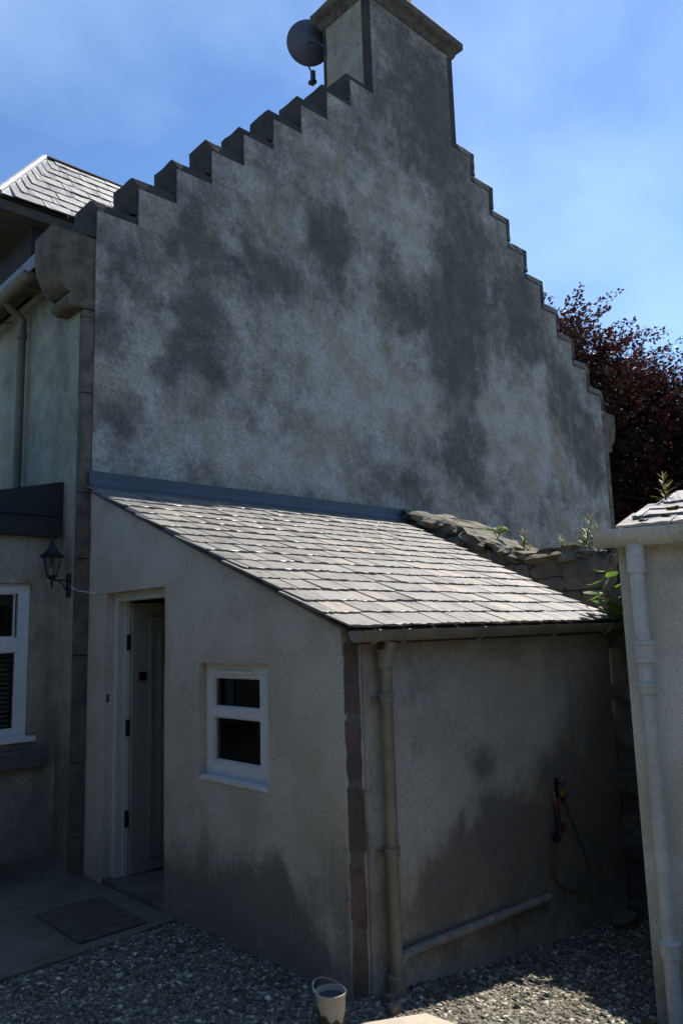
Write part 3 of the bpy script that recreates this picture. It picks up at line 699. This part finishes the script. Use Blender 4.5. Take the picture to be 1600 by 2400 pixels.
vv = W+Vector((0, 0, OPITCH)); ol = math.hypot(1, OPITCH)
def o_rng(v):
    if v > (OR-a)*ol-.08: return None
    return (-.005+max(0, v/ol)*HK, 1.9, 9)
lay_slates(ob, M_slate3, OP(0, a-.02, OZ+.0), U, vv, o_rng, .135, .26, .28, .3, seed=9, th=.014, shear=.6/ol)
og = half_gutter(OP(-.10, -.075, OZ+.01), OP(3.0, -.075, OZ+.035), .075).build('gutter', M_palepaint, ob, True)
pc = OP(.080, -.07, 0)
MB().tube([(pc[0], pc[1], 2.02), (pc[0], pc[1], -.5)], .033, 16).build('downpipe', M_palepaint, ob, True)
for z, r, h in ((1.885, .041, .14), (1.47, .045, .08), (1.33, .042, .03), (.2, .043, .05)):
    MB().lathe([(.031, -.003), (r, 0), (r, h), (r+.005, h+.003), (r+.005, h+.014), (.031, h+.018)], (pc[0], pc[1], z), 18).build('downpipe_collar', M_palepaint, ob, True)
# moss and plants
def moss(u, v, size, label, seed):
    p = Vector(OP(u, a, OZ))+vv.normalized()*v+Vector((0, 0, .036))
    b = blob((size*.7, size*.5, size*.3), seed, .6, 4); b.xf(Matrix.Translation(p)); tag(b.build('moss_clump', M_moss, None, True), label, 'moss', 'moss on the outbuilding slates')
moss(.13, .05, .07, 'round dark moss clump on lowest slates above the pale gutter', 1)
moss(.235, .10, .085, 'flat brown moss clump further right on the outbuilding slates', 2)
moss(.27, .24, .10, 'yellow moss patch higher up the outbuilding slates', 3)

def leaf_pts(base, d, side, ln, wd, droop=.25, n=4):
    """lanceolate leaf strip"""
    base, d, side = Vector(base), Vector(d).normalized(), Vector(side).normalized(); vs = []; fs = []
    for i in range(n+1):
        t = i/n; w_ = wd*math.sin(math.pi*min(.97, t*.9+.08)); c = base+d*ln*t+Vector((0, 0, -droop*ln*t*t))
        vs += [c-side*w_/2, c+Vector((0, 0, -w_*.12)), c+side*w_/2]
    for i in range(n):
        for k in (0, 1): fs.append((i*3+k, i*3+k+1, i*3+k+4, i*3+k+3))
    return vs, fs
def spiky(loc, h, nstem, label, seed, lean_=(0, 0), lw=.015, ll=.155):
    r = random.Random(seed); t = thing('willowherb_plant', label, 'plant', loc, 'spiky weeds on the wall and roof'); lf = MB(); st = MB()
    for s_ in range(nstem):
        hh = h*(1 if s_ == 0 else r.uniform(.35, .7)); dx, dy = lean_[0]*h+r.uniform(-.25, .25)*h*(s_ > 0), lean_[1]*h+r.uniform(-.25, .25)*h*(s_ > 0)
        f = lambda q: Vector(loc)+Vector((dx*q, dy*q, hh*q))
        st.tube([f(q) for q in (0, .33, .66, 1)], [.004, .0035, .003, .0015], 5)
        nl = int(9+hh*50)
        for i in range(nl):
            q = .12+.86*i/nl; an = i*2.4+r.uniform(-.3, .3); el = .35+.8*q
            d = Vector((math.cos(an)*math.cos(el), math.sin(an)*math.cos(el), math.sin(el))); sd_ = Vector((-math.sin(an), math.cos(an), 0))
            L_ = ll*(1.1-.65*q)*r.uniform(.8, 1.15)*min(1, hh/.18)
            lf.add(*leaf_pts(f(q), d, sd_, L_, lw*(1.1-.4*q), .2))
    st.build('stem', M_stem, t); lf.build('foliage', M_willow, t)
def broad(loc, stems, label, seed, lsz=.06, base=None):
    r = random.Random(seed); t = thing('leafy_sapling', label, 'plant', base or loc, 'broad leaved weeds on the rubble wall'); st = MB()
    for (dx, dy, dz_, n) in stems:
        b = Vector(base or loc); e = Vector(loc)+Vector((dx, dy, dz_))
        pts = [b.lerp(e, q)+Vector((0, 0, .03*math.sin(q*3))) for q in (0, .3, .6, 1)]
        st.tube(pts, [.004, .003, .0025, .0015], 5)
        for i in range(n):
            q = .35+.65*i/max(1, n-1); p = b.lerp(e, q)+Vector((0, 0, .03*math.sin(q*3)))
            an = r.uniform(0, 6.28); d = Vector((math.cos(an), math.sin(an), r.uniform(-.3, .5))); sd_ = d.cross(Vector((r.uniform(-.4, .4), r.uniform(-.4, .4), 1))).normalized()
            vs, fs = leaf_pts(p, d, sd_, lsz*r.uniform(.75, 1.25), lsz*.62, .15, 4)
            MB().add(vs, fs).build('leaf', M_green, t)
    st.build('stem', M_stem, t)
def wp(s_, off, dz_=0): p = W0+wd_*s_+wr_*off; return (p.x, p.y, topz(s_)+dz_)
broad(wp(1.10, .2, .0), [(.02, -.05, .12, 5), (-.05, .04, .11, 5), (-.02, -.10, .09, 3)], 'small bright leafy weed on the sloping stone coping', 3, .10)
spiky(wp(1.41, .2, -.02), .21, 4, 'smaller spiky weed on the coping next to the bright leafy weed', 5, (0, -.1))
spiky(wp(2.06, .2, -.03), .30, 4, 'larger spiky weed on the wall top near the pale gutter', 6, (-.15, -.45), ll=.19, lw=.016)
spiky(wp(1.90, .15, -.02), .14, 5, 'low reddish spiky weed on the wall top beside larger one', 16, (0, .2))
spiky(tuple(Vector(OP(.235, .40, OZ+OPITCH*.46))), .17, 2, 'tall spiky weed rising above the outbuilding slates', 7, (-.03, 0), lw=.012, ll=.11)
broad((2.34, -2.92, 1.90), [(.0, .02, .11, 6), (.02, -.04, .06, 5), (.06, .17, -.03, 6), (-.01, -.02, -.05, 5), (.03, .08, .02, 4)], 'bright green leafy sapling growing from the shaded wall face', 8, .13, base=(2.72, -2.95, 1.40))
broad((2.29, -3.08, 1.93), [(-.03, -.05, .06, 5), (.0, .03, -.04, 4)], 'green leafy shoot on wall face at the outbuilding corner', 9, .10, base=(2.55, -3.0, 1.45))
broad((2.36, -2.90, 1.74), [(-.06, -.08, .05, 3), (-.02, .10, .03, 3), (.0, .0, .06, 3)], 'wispy pale weed at the lowest corner of the lean-to slates', 10, .035, base=(2.62, -2.88, 1.50))

# ------------------------------------------------------------------ copper beech
def beech():
    t = thing('copper_beech_tree', 'dark purple copper beech tree standing behind the gable corner', 'tree', (13.2, 3.0, 0))
    base = Vector((13.2, 3.0, -.3)); st = MB()
    st.tube([base, base+Vector((.1, 0, 1.6)), base+Vector((0, .1, 4)), base+Vector((.1, 0, 6.2))], [.45, .34, .26, .10], 12)
    r = random.Random(21)
    lumps = [((11.2, 3.2, 7.0), 1.7), ((12.3, 2.6, 6.9), 1.4), ((12.0, 2.9, 7.6), .7), ((13.2, 2.2, 6.7), .8), ((13.2, 2.0, 5.9), 1.6), ((13.9, 1.2, 5.4), 1.6), ((14.6, .3, 4.9), 1.7), ((12.2, 2.0, 5.6), 1.8), ((13.0, 1.0, 4.5), 1.9), ((12.0, 3.0, 4.4), 1.9), ((14.6, -.6, 3.9), 1.6), ((13.2, 1.8, 3.4), 1.9), ((14.5, .8, 3.2), 1.9), ((12.0, 2.6, 3.2), 1.8), ((13.5, -.2, 2.7), 1.5), ((12.5, 1.2, 2.2), 1.4), ((15.2, 1.5, 4.8), 1.8), ((15.2, -1.2, 3.6), 1.4)]
    for (c, R_) in lumps:
        b0 = base+Vector((0, 0, max(1.2, c[2]*.5))); e = Vector(c)
        st.tube([b0, b0.lerp(e, .5)+Vector((0, 0, .3)), e], [.12, .07, .03], 7)
    st.build('trunk', M_bark, t)
    rng = np.random.default_rng(5); VV = []; TW = []
    for (c, R_) in lumps:
        n_ = int(150*R_*R_); nl = 30
        d = rng.normal(size=(n_, 3)); d /= np.linalg.norm(d, axis=1, keepdims=True); d[:, 2] = d[:, 2]*.8+.1
        q0 = rng.random((n_, 1))**.42; p0 = np.array(c)+d*(R_*.95*q0)*np.array([1, 1, .75])
        ax = np.stack([d[:, 0], d[:, 1], .25*d[:, 2]+.22+.15*rng.normal(size=n_)], 1)+.25*rng.normal(size=(n_, 3))*np.array([1, 1, .4]); ax /= np.linalg.norm(ax, axis=1, keepdims=True)
        sd_ = np.cross(ax, [0, 0, 1.]); sd_ /= np.linalg.norm(sd_, axis=1, keepdims=True)+1e-9; upv = np.cross(sd_, ax)
        L_ = rng.uniform(.40, .80, (n_, 1, 1))+(.40*rng.random((n_, 1))*(q0 > .85))[:, :, None]; q = (np.arange(nl)/nl)[None, :, None]
        st_ = p0-ax*.25; en_ = p0+ax*L_[:, 0]; TW.append(np.stack([st_-upv*.008, st_+upv*.008, en_], 1).reshape(-1, 3)); TW.append(np.stack([st_-sd_*.008, st_+sd_*.008, en_], 1).reshape(-1, 3))
        side = rng.uniform(-1, 1, (n_, nl, 1))*.22*(1-q*.85)*L_
        p = p0[:, None]+ax[:, None]*L_*q+sd_[:, None]*side+upv[:, None]*rng.normal(size=(n_, nl, 1))*.03; p[..., 2] -= .08*np.abs(side[..., 0])
        la = ax[:, None]*rng.uniform(.4, 1, (n_, nl, 1))+sd_[:, None]*np.sign(side)*rng.uniform(.2, .9, (n_, nl, 1))+rng.normal(size=(n_, nl, 3))*.25; la /= np.linalg.norm(la, axis=2, keepdims=True)
        lb = np.cross(la, upv[:, None]+rng.normal(size=(n_, nl, 3))*.45); lb /= np.linalg.norm(lb, axis=2, keepdims=True)+1e-9
        s_ = rng.uniform(.05, .105, (n_, nl, 1))
        VV.append(np.stack([p, p+la*s_*.5+lb*s_*.34, p+la*s_, p+la*s_*.5-lb*s_*.34], 2).reshape(-1, 3))
    T_ = np.concatenate(TW); tw = MB(); tw.v = [tuple(v) for v in T_]; tw.f = [tuple(range(i, i+3)) for i in range(0, len(T_), 3)]
    me2 = bpy.data.meshes.new('twigs'); me2.from_pydata(tw.v, [], tw.f); me2.materials.append(M_bark); o2 = bpy.data.objects.new('twigs', me2); C.objects.link(o2); par(o2, t); o2['kind'] = 'stuff'
    V_ = np.concatenate(VV); F_ = np.arange(len(V_)).reshape(-1, 4)
    me = bpy.data.meshes.new('crown'); me.vertices.add(len(V_)); me.vertices.foreach_set('co', V_.ravel()); me.loops.add(F_.size); me.loops.foreach_set('vertex_index', F_.ravel()); me.polygons.add(len(F_)); me.polygons.foreach_set('loop_start', np.arange(0, F_.size, 4)); me.update(calc_edges=True); me.materials.append(M_beech); me.update()
    o = bpy.data.objects.new('crown', me); C.objects.link(o); par(o, t)
beech()
def shrub():
    t = thing('red_leaved_shrub', 'red leaved shrub showing above the left end of outbuilding roof', 'shrub', (6.2, -1.2, 0)); r = random.Random(3); lf = MB(); st = MB()
    for c, n_, R_ in (((6.2, -1.4, 2.72), 60, .18), ((6.15, -1.62, 2.86), 40, .12), ((6.4, -1.25, 2.5), 150, .3)):
        st.tube([(6.2, -1.2, 0), (6.25, -1.3, 1.2), c], [.03, .02, .006], 6)
        for i in range(n_):
            d = Vector((r.gauss(0, 1), r.gauss(0, 1), r.gauss(0, 1))).normalized(); p = Vector(c)+d*R_*r.random()**.5
            sd_ = d.cross(Vector((r.random(), r.random(), r.random()))).normalized(); lf.add(*leaf_pts(p, d, sd_, .06, .03, .1, 3))
    st.build('stem', M_bark, t); lf.build('foliage', M_redleaf, t)
shrub()

# ------------------------------------------------------------------ unseen hedges added left of and behind the camera to shade the yard
M_shade_hedge = leaf_mat('shade_hedge_leaf', (.030, .045, .016), (.022, .036, .014), .2)
def hedge(x0, x1, y0, y1, h, label, seed):
    t = thing('shade_hedge', label, 'hedge', ((x0+x1)/2, (y0+y1)/2, 0)); rng = np.random.default_rng(seed)
    m = MB(); nx, ny, nzz = max(2, int((x1-x0)/.6)), max(2, int((y1-y0)/.6)), 8
    bm = bmesh.new(); bmesh.ops.create_cube(bm, size=1); bmesh.ops.subdivide_edges(bm, edges=bm.edges[:], cuts=9, use_grid_fill=True)
    for v in bm.verts:
        p = Vector((x0+(v.co.x+.5)*(x1-x0), y0+(v.co.y+.5)*(y1-y0), -.2+(v.co.z+.5)*(h+.2))); o = .22*nz(p.x, p.y, p.z, .9); v.co = p+Vector((v.co.x*2, v.co.y*2, v.co.z*(v.co.z > 0)*2))*o
    bm.verts.index_update(); m.add([v.co[:] for v in bm.verts], [[v.index for v in f.verts] for f in bm.faces]); bm.free(); m.build('branch_mass', M_shade_hedge, t)
    n_ = 9000; p = np.stack([rng.uniform(x0, x1, n_), rng.uniform(y0, y1, n_), rng.uniform(0, h, n_)], 1); f = rng.integers(0, 5, n_)
    p[f == 0, 0] = x0-.04; p[f == 1, 0] = x1+.04; p[f == 2, 1] = y0-.04; p[f == 3, 1] = y1+.04; p[f == 4, 2] = h+.05
    a_ = rng.normal(size=(n_, 3))*.07; b_ = rng.normal(size=(n_, 3))*.05; V_ = np.stack([p, p+a_+b_, p+2*a_, p+a_-b_], 1).reshape(-1, 3)
    mm = MB(); mm.v = [tuple(v) for v in V_]; mm.f = [tuple(range(i, i+4)) for i in range(0, len(V_), 4)]; mm.build('foliage', M_shade_hedge, t)
hedge(-5.8, -4.5, -9.5, 7, 3.4, 'unseen added hedge shading the yard from the far left side', 1)
hedge(-4.8, 8, -11.5, -10.2, 3.4, 'unseen added hedge shading the yard from opposite the gable', 2)

# ------------------------------------------------------------------ satellite dish
dt = thing('satellite_dish', 'grey satellite dish on the back left corner of the chimney', 'satellite dish', (3.30, .85, 8.6))
dn = Vector((.55, .80, .28)).normalized()
dmat = dn.to_track_quat('Z', 'Y').to_matrix().to_4x4(); dmat.translation = Vector((3.30, .98, 9.08))
prof = [(.0, 0)]+[(.28*k/8, .28*.28*(k/8)**2*.8) for k in range(1, 9)]
MB().lathe(prof+[(.285, .067), (.278, .069)]+[(.27*k/8, .28*.28*(k/8)**2*.8+.006) for k in range(7, -1, -1)], (0, 0, 0), 40).xf(dmat).build('reflector', M_dish, dt, True)
MB().tube([(3.33, .70, 8.82), (3.29, .82, 8.96), (3.27, .96, 9.03)], .018, 8).tube([(3.327, .70, 8.70), (3.327, .70, 8.95)], .02, 8).build('mounting_arm', M_black, dt)
p1 = dmat @ Vector((0, -.30, .05)); 
MB().tube([dmat @ Vector((0, -.28, .07)), Vector((3.30, .92, 8.54)), Vector((3.34, 1.05, 8.52))], .011, 6).build('feed_arm', M_black, dt)
MB().cbox(3.24, 3.29, .86, .92, 8.42, 8.58, .01).cbox(3.22, 3.30, .85, .94, 8.40, 8.45, .01).build('receiver_head', M_black, dt)

# ------------------------------------------------------------------ wall lantern and cables
lt = thing('wall_lantern', 'black coach style wall lantern with pointed cap left of the door', 'lantern', (EX, .13, 2.05))
lx, ly = -.172, .13
MB().cbox(EX-.024, EX-.001, ly-.030, ly+.030, 1.965, 2.15, .012).build('back_plate', M_black, lt)
MB().tube([(EX-.02, ly, 2.095), (lx, ly, 2.095)], .007, 8).tube([(EX-.02, ly, 2.01), (EX-.04, ly, 2.035), (EX-.06, ly, 2.07), (EX-.09, ly, 2.088)], .006, 8).build('arm', M_black, lt)
MB().lathe([(.0, -.065), (.008, -.06), (.008, -.045), (.004, -.04), (.010, -.03), (.010, 0), (.022, .006), (.036, .02), (.044, .028), (.044, .036), (.0, .036)], (lx, ly, 2.095), 6).build('base_cup', M_black, lt)
cage = MB()
for k in range(6):
    an = k*math.pi/3+.26
    cage.tube([(lx+.040*math.cos(an), ly+.040*math.sin(an), 2.128), (lx+.070*math.cos(an), ly+.070*math.sin(an), 2.268)], .0045, 6)
cage.build('cage', M_black, lt)
MB().lathe([(.036, .034), (.065, .172)], (lx, ly, 2.095), 6).build('glass', M_glass, lt)
MB().lathe([(.0, .165), (.098, .170), (.100, .177), (.075, .190), (.050, .215), (.030, .250), (.016, .285), (.010, .30), (.014, .308), (.009, .318), (.002, .335)], (lx, ly, 2.098), 6).build('cap', M_black, lt)
MB().lathe([(.012, .036), (.012, .08), (.006, .10), (.0, .10)], (lx, ly, 2.095), 8).build('bulb', M_cable, lt)
MB().tube([(EX-.012, .10, 2.055), (EX-.02, .06, 2.045), (-.05, .0, 2.022), (-.045, -.04, 2.008), (.0, -.10, 1.995), (.045, -.16, 1.985), (.048, -.26, 1.987)], .0035, 6).build('lantern_cable', M_cable)
tag(bpy.data.objects['lantern_cable'], 'thin white cable from lantern to the door head', 'cable')
c1 = MB().tube([(-.42, BY-.012, .86), (-.36, BY-.05, .74), (-.27, BY-.06, .66), (-.20, BY-.04, .62)], .0025, 5).build('loose_wire', M_cable); tag(c1, 'thin pale loose wires hanging below the window sill', 'wire')
MB().tube([(-.42, BY-.012, .80), (-.37, BY-.06, .70), (-.28, BY-.07, .63), (-.21, BY-.04, .60)], .0025, 5).build('wire_strand', M_cable, c1)

# ------------------------------------------------------------------ hose, spray gun, hook
hy = LY-.012
hk = MB().cbox(1.812, 1.850, hy-.010, hy+.002, .60, .71, .004).tube([(1.83, hy-.008, .69), (1.83, hy-.05, .675), (1.83, hy-.07, .70)], .006, 6).tube([(1.80, hy-.012, .705), (1.865, hy-.012, .707)], .004, 6).build('wall_hook', M_black); tag(hk, 'small black hook on the long wall holding hose and spray gun', 'hook')
hs = thing('garden_hose', 'thin brown hose loop hanging from wall hook down to the ground', 'hose', (1.85, hy-.03, .02))
pts = [(1.866,.58),(1.915,.512),(1.96,.43),(2.002,.36),(2.078,.228),(2.115,.14),(2.121,.089),(2.095,.05),(2.047,.025),(1.98,.015),(1.915,.025),(1.85,.05),(1.789,.088),(1.74,.125),(1.713,.168),(1.705,.21),(1.711,.236),(1.725,.29),(1.743,.341)]
MB().tube([(x, hy-.02, z) for x, z in pts], .006, 8).build('hose_pipe', M_hose, hs, True)
MB().tube([(1.849, hy-.035, .64), (1.857, hy-.03, .605)], .014, 10).build('yellow_connector', M_yellow, hs, True)
MB().tube([(1.857, hy-.03, .604), (1.868, hy-.025, .575)], .015, 10).build('collar', M_plastic, hs, True)
gn = thing('spray_gun', 'black and red hose spray gun hanging beside the hose loop', 'spray gun', (1.765, hy-.04, .5))
MB().tube([(1.763, hy-.035, .562), (1.766, hy-.037, .52), (1.770, hy-.04, .46), (1.778, hy-.045, .425), (1.76, hy-.05, .405), (1.725, hy-.055, .395)], [.013, .017, .019, .021, .019, .015], 10).build('handle', M_plastic, gn, True)
MB().tube([(1.762, hy-.035, .585), (1.763, hy-.035, .560)], .017, 12).build('red_collar', M_redplastic, gn, True)
MB().tube([(1.758, hy-.03, .64), (1.762, hy-.035, .585)], .008, 8).build('yellow_loop', M_yellow, gn, True)
MB().tube([(1.74, hy-.055, .398), (1.70, hy-.06, .388)], [.024, .030], 14).build('nozzle', M_plastic, gn, True)
MB().cbox(1.832, 1.856, hy-.05, hy-.03, .418, .45, .004).tube([(1.79, hy-.042, .41), (1.84, hy-.04, .425)], .010, 8).build('red_valve', M_redplastic, gn)
MB().tube([(1.735, hy-.04, .53), (1.752, hy-.05, .46), (1.76, hy-.05, .43)], .004, 6).build('trigger', M_plastic, gn)
MB().cbox(1.715, 1.733, hy-.088, hy-.078, .398, .414, .002).build('bright_clip', M_steel, gn)

# ------------------------------------------------------------------ bucket, mat, slab, loose stones
BX, BYY = -.225, -2.955; BZ = -.022
bk = thing('paint_bucket', 'small cream bucket with wire handle and dark dribbles by the lean-to corner', 'bucket', (BX, BYY, BZ))
def bucket_mat():
    m, t, b = mat('dribbled_tin'); k = N(t)
    n = k.noise(16, 3, .5, stretch=(1, 1, .12)); sep = k.n('ShaderNodeSeparateXYZ'); k.link(k.pos, sep.inputs[0])
    h = k.mul(sep.outputs[2], k.mul(n, .22), 'ADD')
    f = k.rng(h, .190, .200)
    c = k.mix(f, (.06, .05, .038), (.50, .44, .34))
    k.link(c, b.inputs['Base Color']); b.inputs['Roughness'].default_value = .55; return m
MB().lathe([(.0, .0), (.052, .0), (.055, .01), (.061, .185), (.065, .187), (.065, .195), (.060, .195), (.058, .185), (.053, .02), (.0, .015)], (BX, BYY, BZ), 28).build('pail', bucket_mat(), bk, True)
MB().lathe([(.0, .172), (.0580, .172), (.0580, .175), (.0, .175)], (BX, BYY, BZ), 28).build('dark_contents', M_lead, bk, True)
hd = [(BX+.066*math.cos(t)*.73, BYY-.066*math.cos(t)*.68+.055*math.sin(t), BZ+.19+.042*math.sin(t)) for t in [math.pi*k/12 for k in range(13)]]
MB().tube(hd, .0028, 6).build('wire_handle', M_steel, bk, True)
dm_ = MB().cbox(-.53, -.11, -1.245, -.61, .005, .019, .006); 
for k_, p in enumerate(dm_.v): dm_.v[k_] = (p[0]+.012*(p[1]+.9), p[1]+.02*(p[0]+.3), p[2])
tag(dm_.build('doormat', M_mat), 'dark rough doormat on the concrete in front of the door', 'doormat')
sb = MB().cbox(-.16, .16, -3.45, -3.06, -.03, .03, .008); sb.v = [(x-.00+.10*(y+3.2)*-1.0, y-.55*(x-.0)+.0, z) for x, y, z in sb.v]
tag(sb.build('paving_slab', M_slab), 'flat buff paving slab on the gravel beside the bucket', 'slab')
b = blob((.20, .10, .085), 77, .2, 3).xf(Matrix.Translation((2.30, -2.93, gz(2.3, -2.93)+.03))); tag(b.build('loose_stone', M_conc), 'pale loose block at the foot of the dark long wall', 'stone')
for i, (x, y, s_, l_) in enumerate(((.18, -2.90, .035, 'pale loose pebble between quoin foot and downpipe'), (.11, -2.99, .045, 'larger pale cobble beside the bucket and slab'), (.42, -2.95, .05, 'grey flat cobble at the downpipe foot'))):
    b = blob((s_*1.3, s_, s_*.8), 90+i, .3, 2).xf(Matrix.Translation((x, y, gz(x, y)+s_*.2))); tag(b.build('cobble', M_coping), l_, 'stone')

ms_ = MB(); rm_ = random.Random(6)
for i in range(26):
    x_, y_ = .80+rm_.random()*.22, -3.86+rm_.random()*.16; q_ = rm_.uniform(.012, .03); b = blob((q_*2, q_*1.7, q_*.6), 600+i, .4, 1).xf(Matrix.Translation((x_, y_, gz(x_, y_)+.006))); ms_.add(b.v, b.f)
tag(ms_.build('ground_moss', M_moss), 'yellow green moss on the gravel at the outbuilding foot', 'moss')

# ------------------------------------------------------------------ gravel
def gravel():
    rng = np.random.default_rng(8)
    bm = bmesh.new(); bmesh.ops.create_icosphere(bm, subdivisions=1, radius=1); bm.verts.index_update()
    bv = np.array([v.co[:] for v in bm.verts]); bf = np.array([[v.index for v in f.verts] for f in bm.faces]); bm.free()
    P = []
    n = 125000
    xy = np.stack([rng.uniform(-1.7, 2.4, n), rng.uniform(-4.3, -1.25, n)], 1)
    for (x, y) in xy:
        e_ = -1.31-.03*(x < -.4)+.07*nz(x, y, 3, 3.0)
        if y > e_+.10*rng.random()**3: continue
        if x > .06 and y > LY-.02: continue
        # left of the sight lines towards the frame edge nothing is seen
        if y < -1.45-.95*(x+1.7)*1.05-.55 and x < .2: continue
        P.append((x, y))
    P = np.array(P); k = len(P)
    sz = rng.lognormal(math.log(.0048), .55, k).clip(.0025, .017)
    sc = np.stack([sz*rng.uniform(.8, 1.5, k), sz*rng.uniform(.7, 1.2, k), sz*rng.uniform(.3, .75, k)], 1)
    an = rng.uniform(0, 6.28, k); ca, sa = np.cos(an), np.sin(an)
    jit = 1+rng.uniform(-.38, .38, (k, len(bv), 1))
    v = bv[None]*jit*sc[:, None, :]
    x = v[..., 0]*ca[:, None]-v[..., 1]*sa[:, None]; y = v[..., 0]*sa[:, None]+v[..., 1]*ca[:, None]
    tl = rng.normal(0, .7, (k, 1)); z = v[..., 2]+tl*x*.5
    gzv = np.array([gz(a, b)+.012*nz(a, b, 0, 1.3)-.012 for a, b in P])
    V_ = np.stack([x+P[:, 0:1], y+P[:, 1:2], z+gzv[:, None]+sc[:, 2:3]*.35], -1).reshape(-1, 3)
    F_ = (bf[None]+(np.arange(k)*len(bv))[:, None, None]).reshape(-1, 3)
    me = bpy.data.meshes.new('gravel'); me.vertices.add(len(V_)); me.vertices.foreach_set('co', V_.ravel())
    me.loops.add(F_.size); me.loops.foreach_set('vertex_index', F_.ravel()); me.polygons.add(len(F_)); me.polygons.foreach_set('loop_start', np.arange(0, F_.size, 3))
    at = me.attributes.new('tone', 'FLOAT', 'POINT'); at.data.foreach_set('value', np.repeat(rng.beta(1.3, 1.9, k), len(bv)))
    me.materials.append(M_grav); me.update(calc_edges=True); me.validate()
    o = bpy.data.objects.new('gravel', me); C.objects.link(o); tag(o, 'loose grey gravel covering the yard', 'gravel', kind='stuff')
gravel()
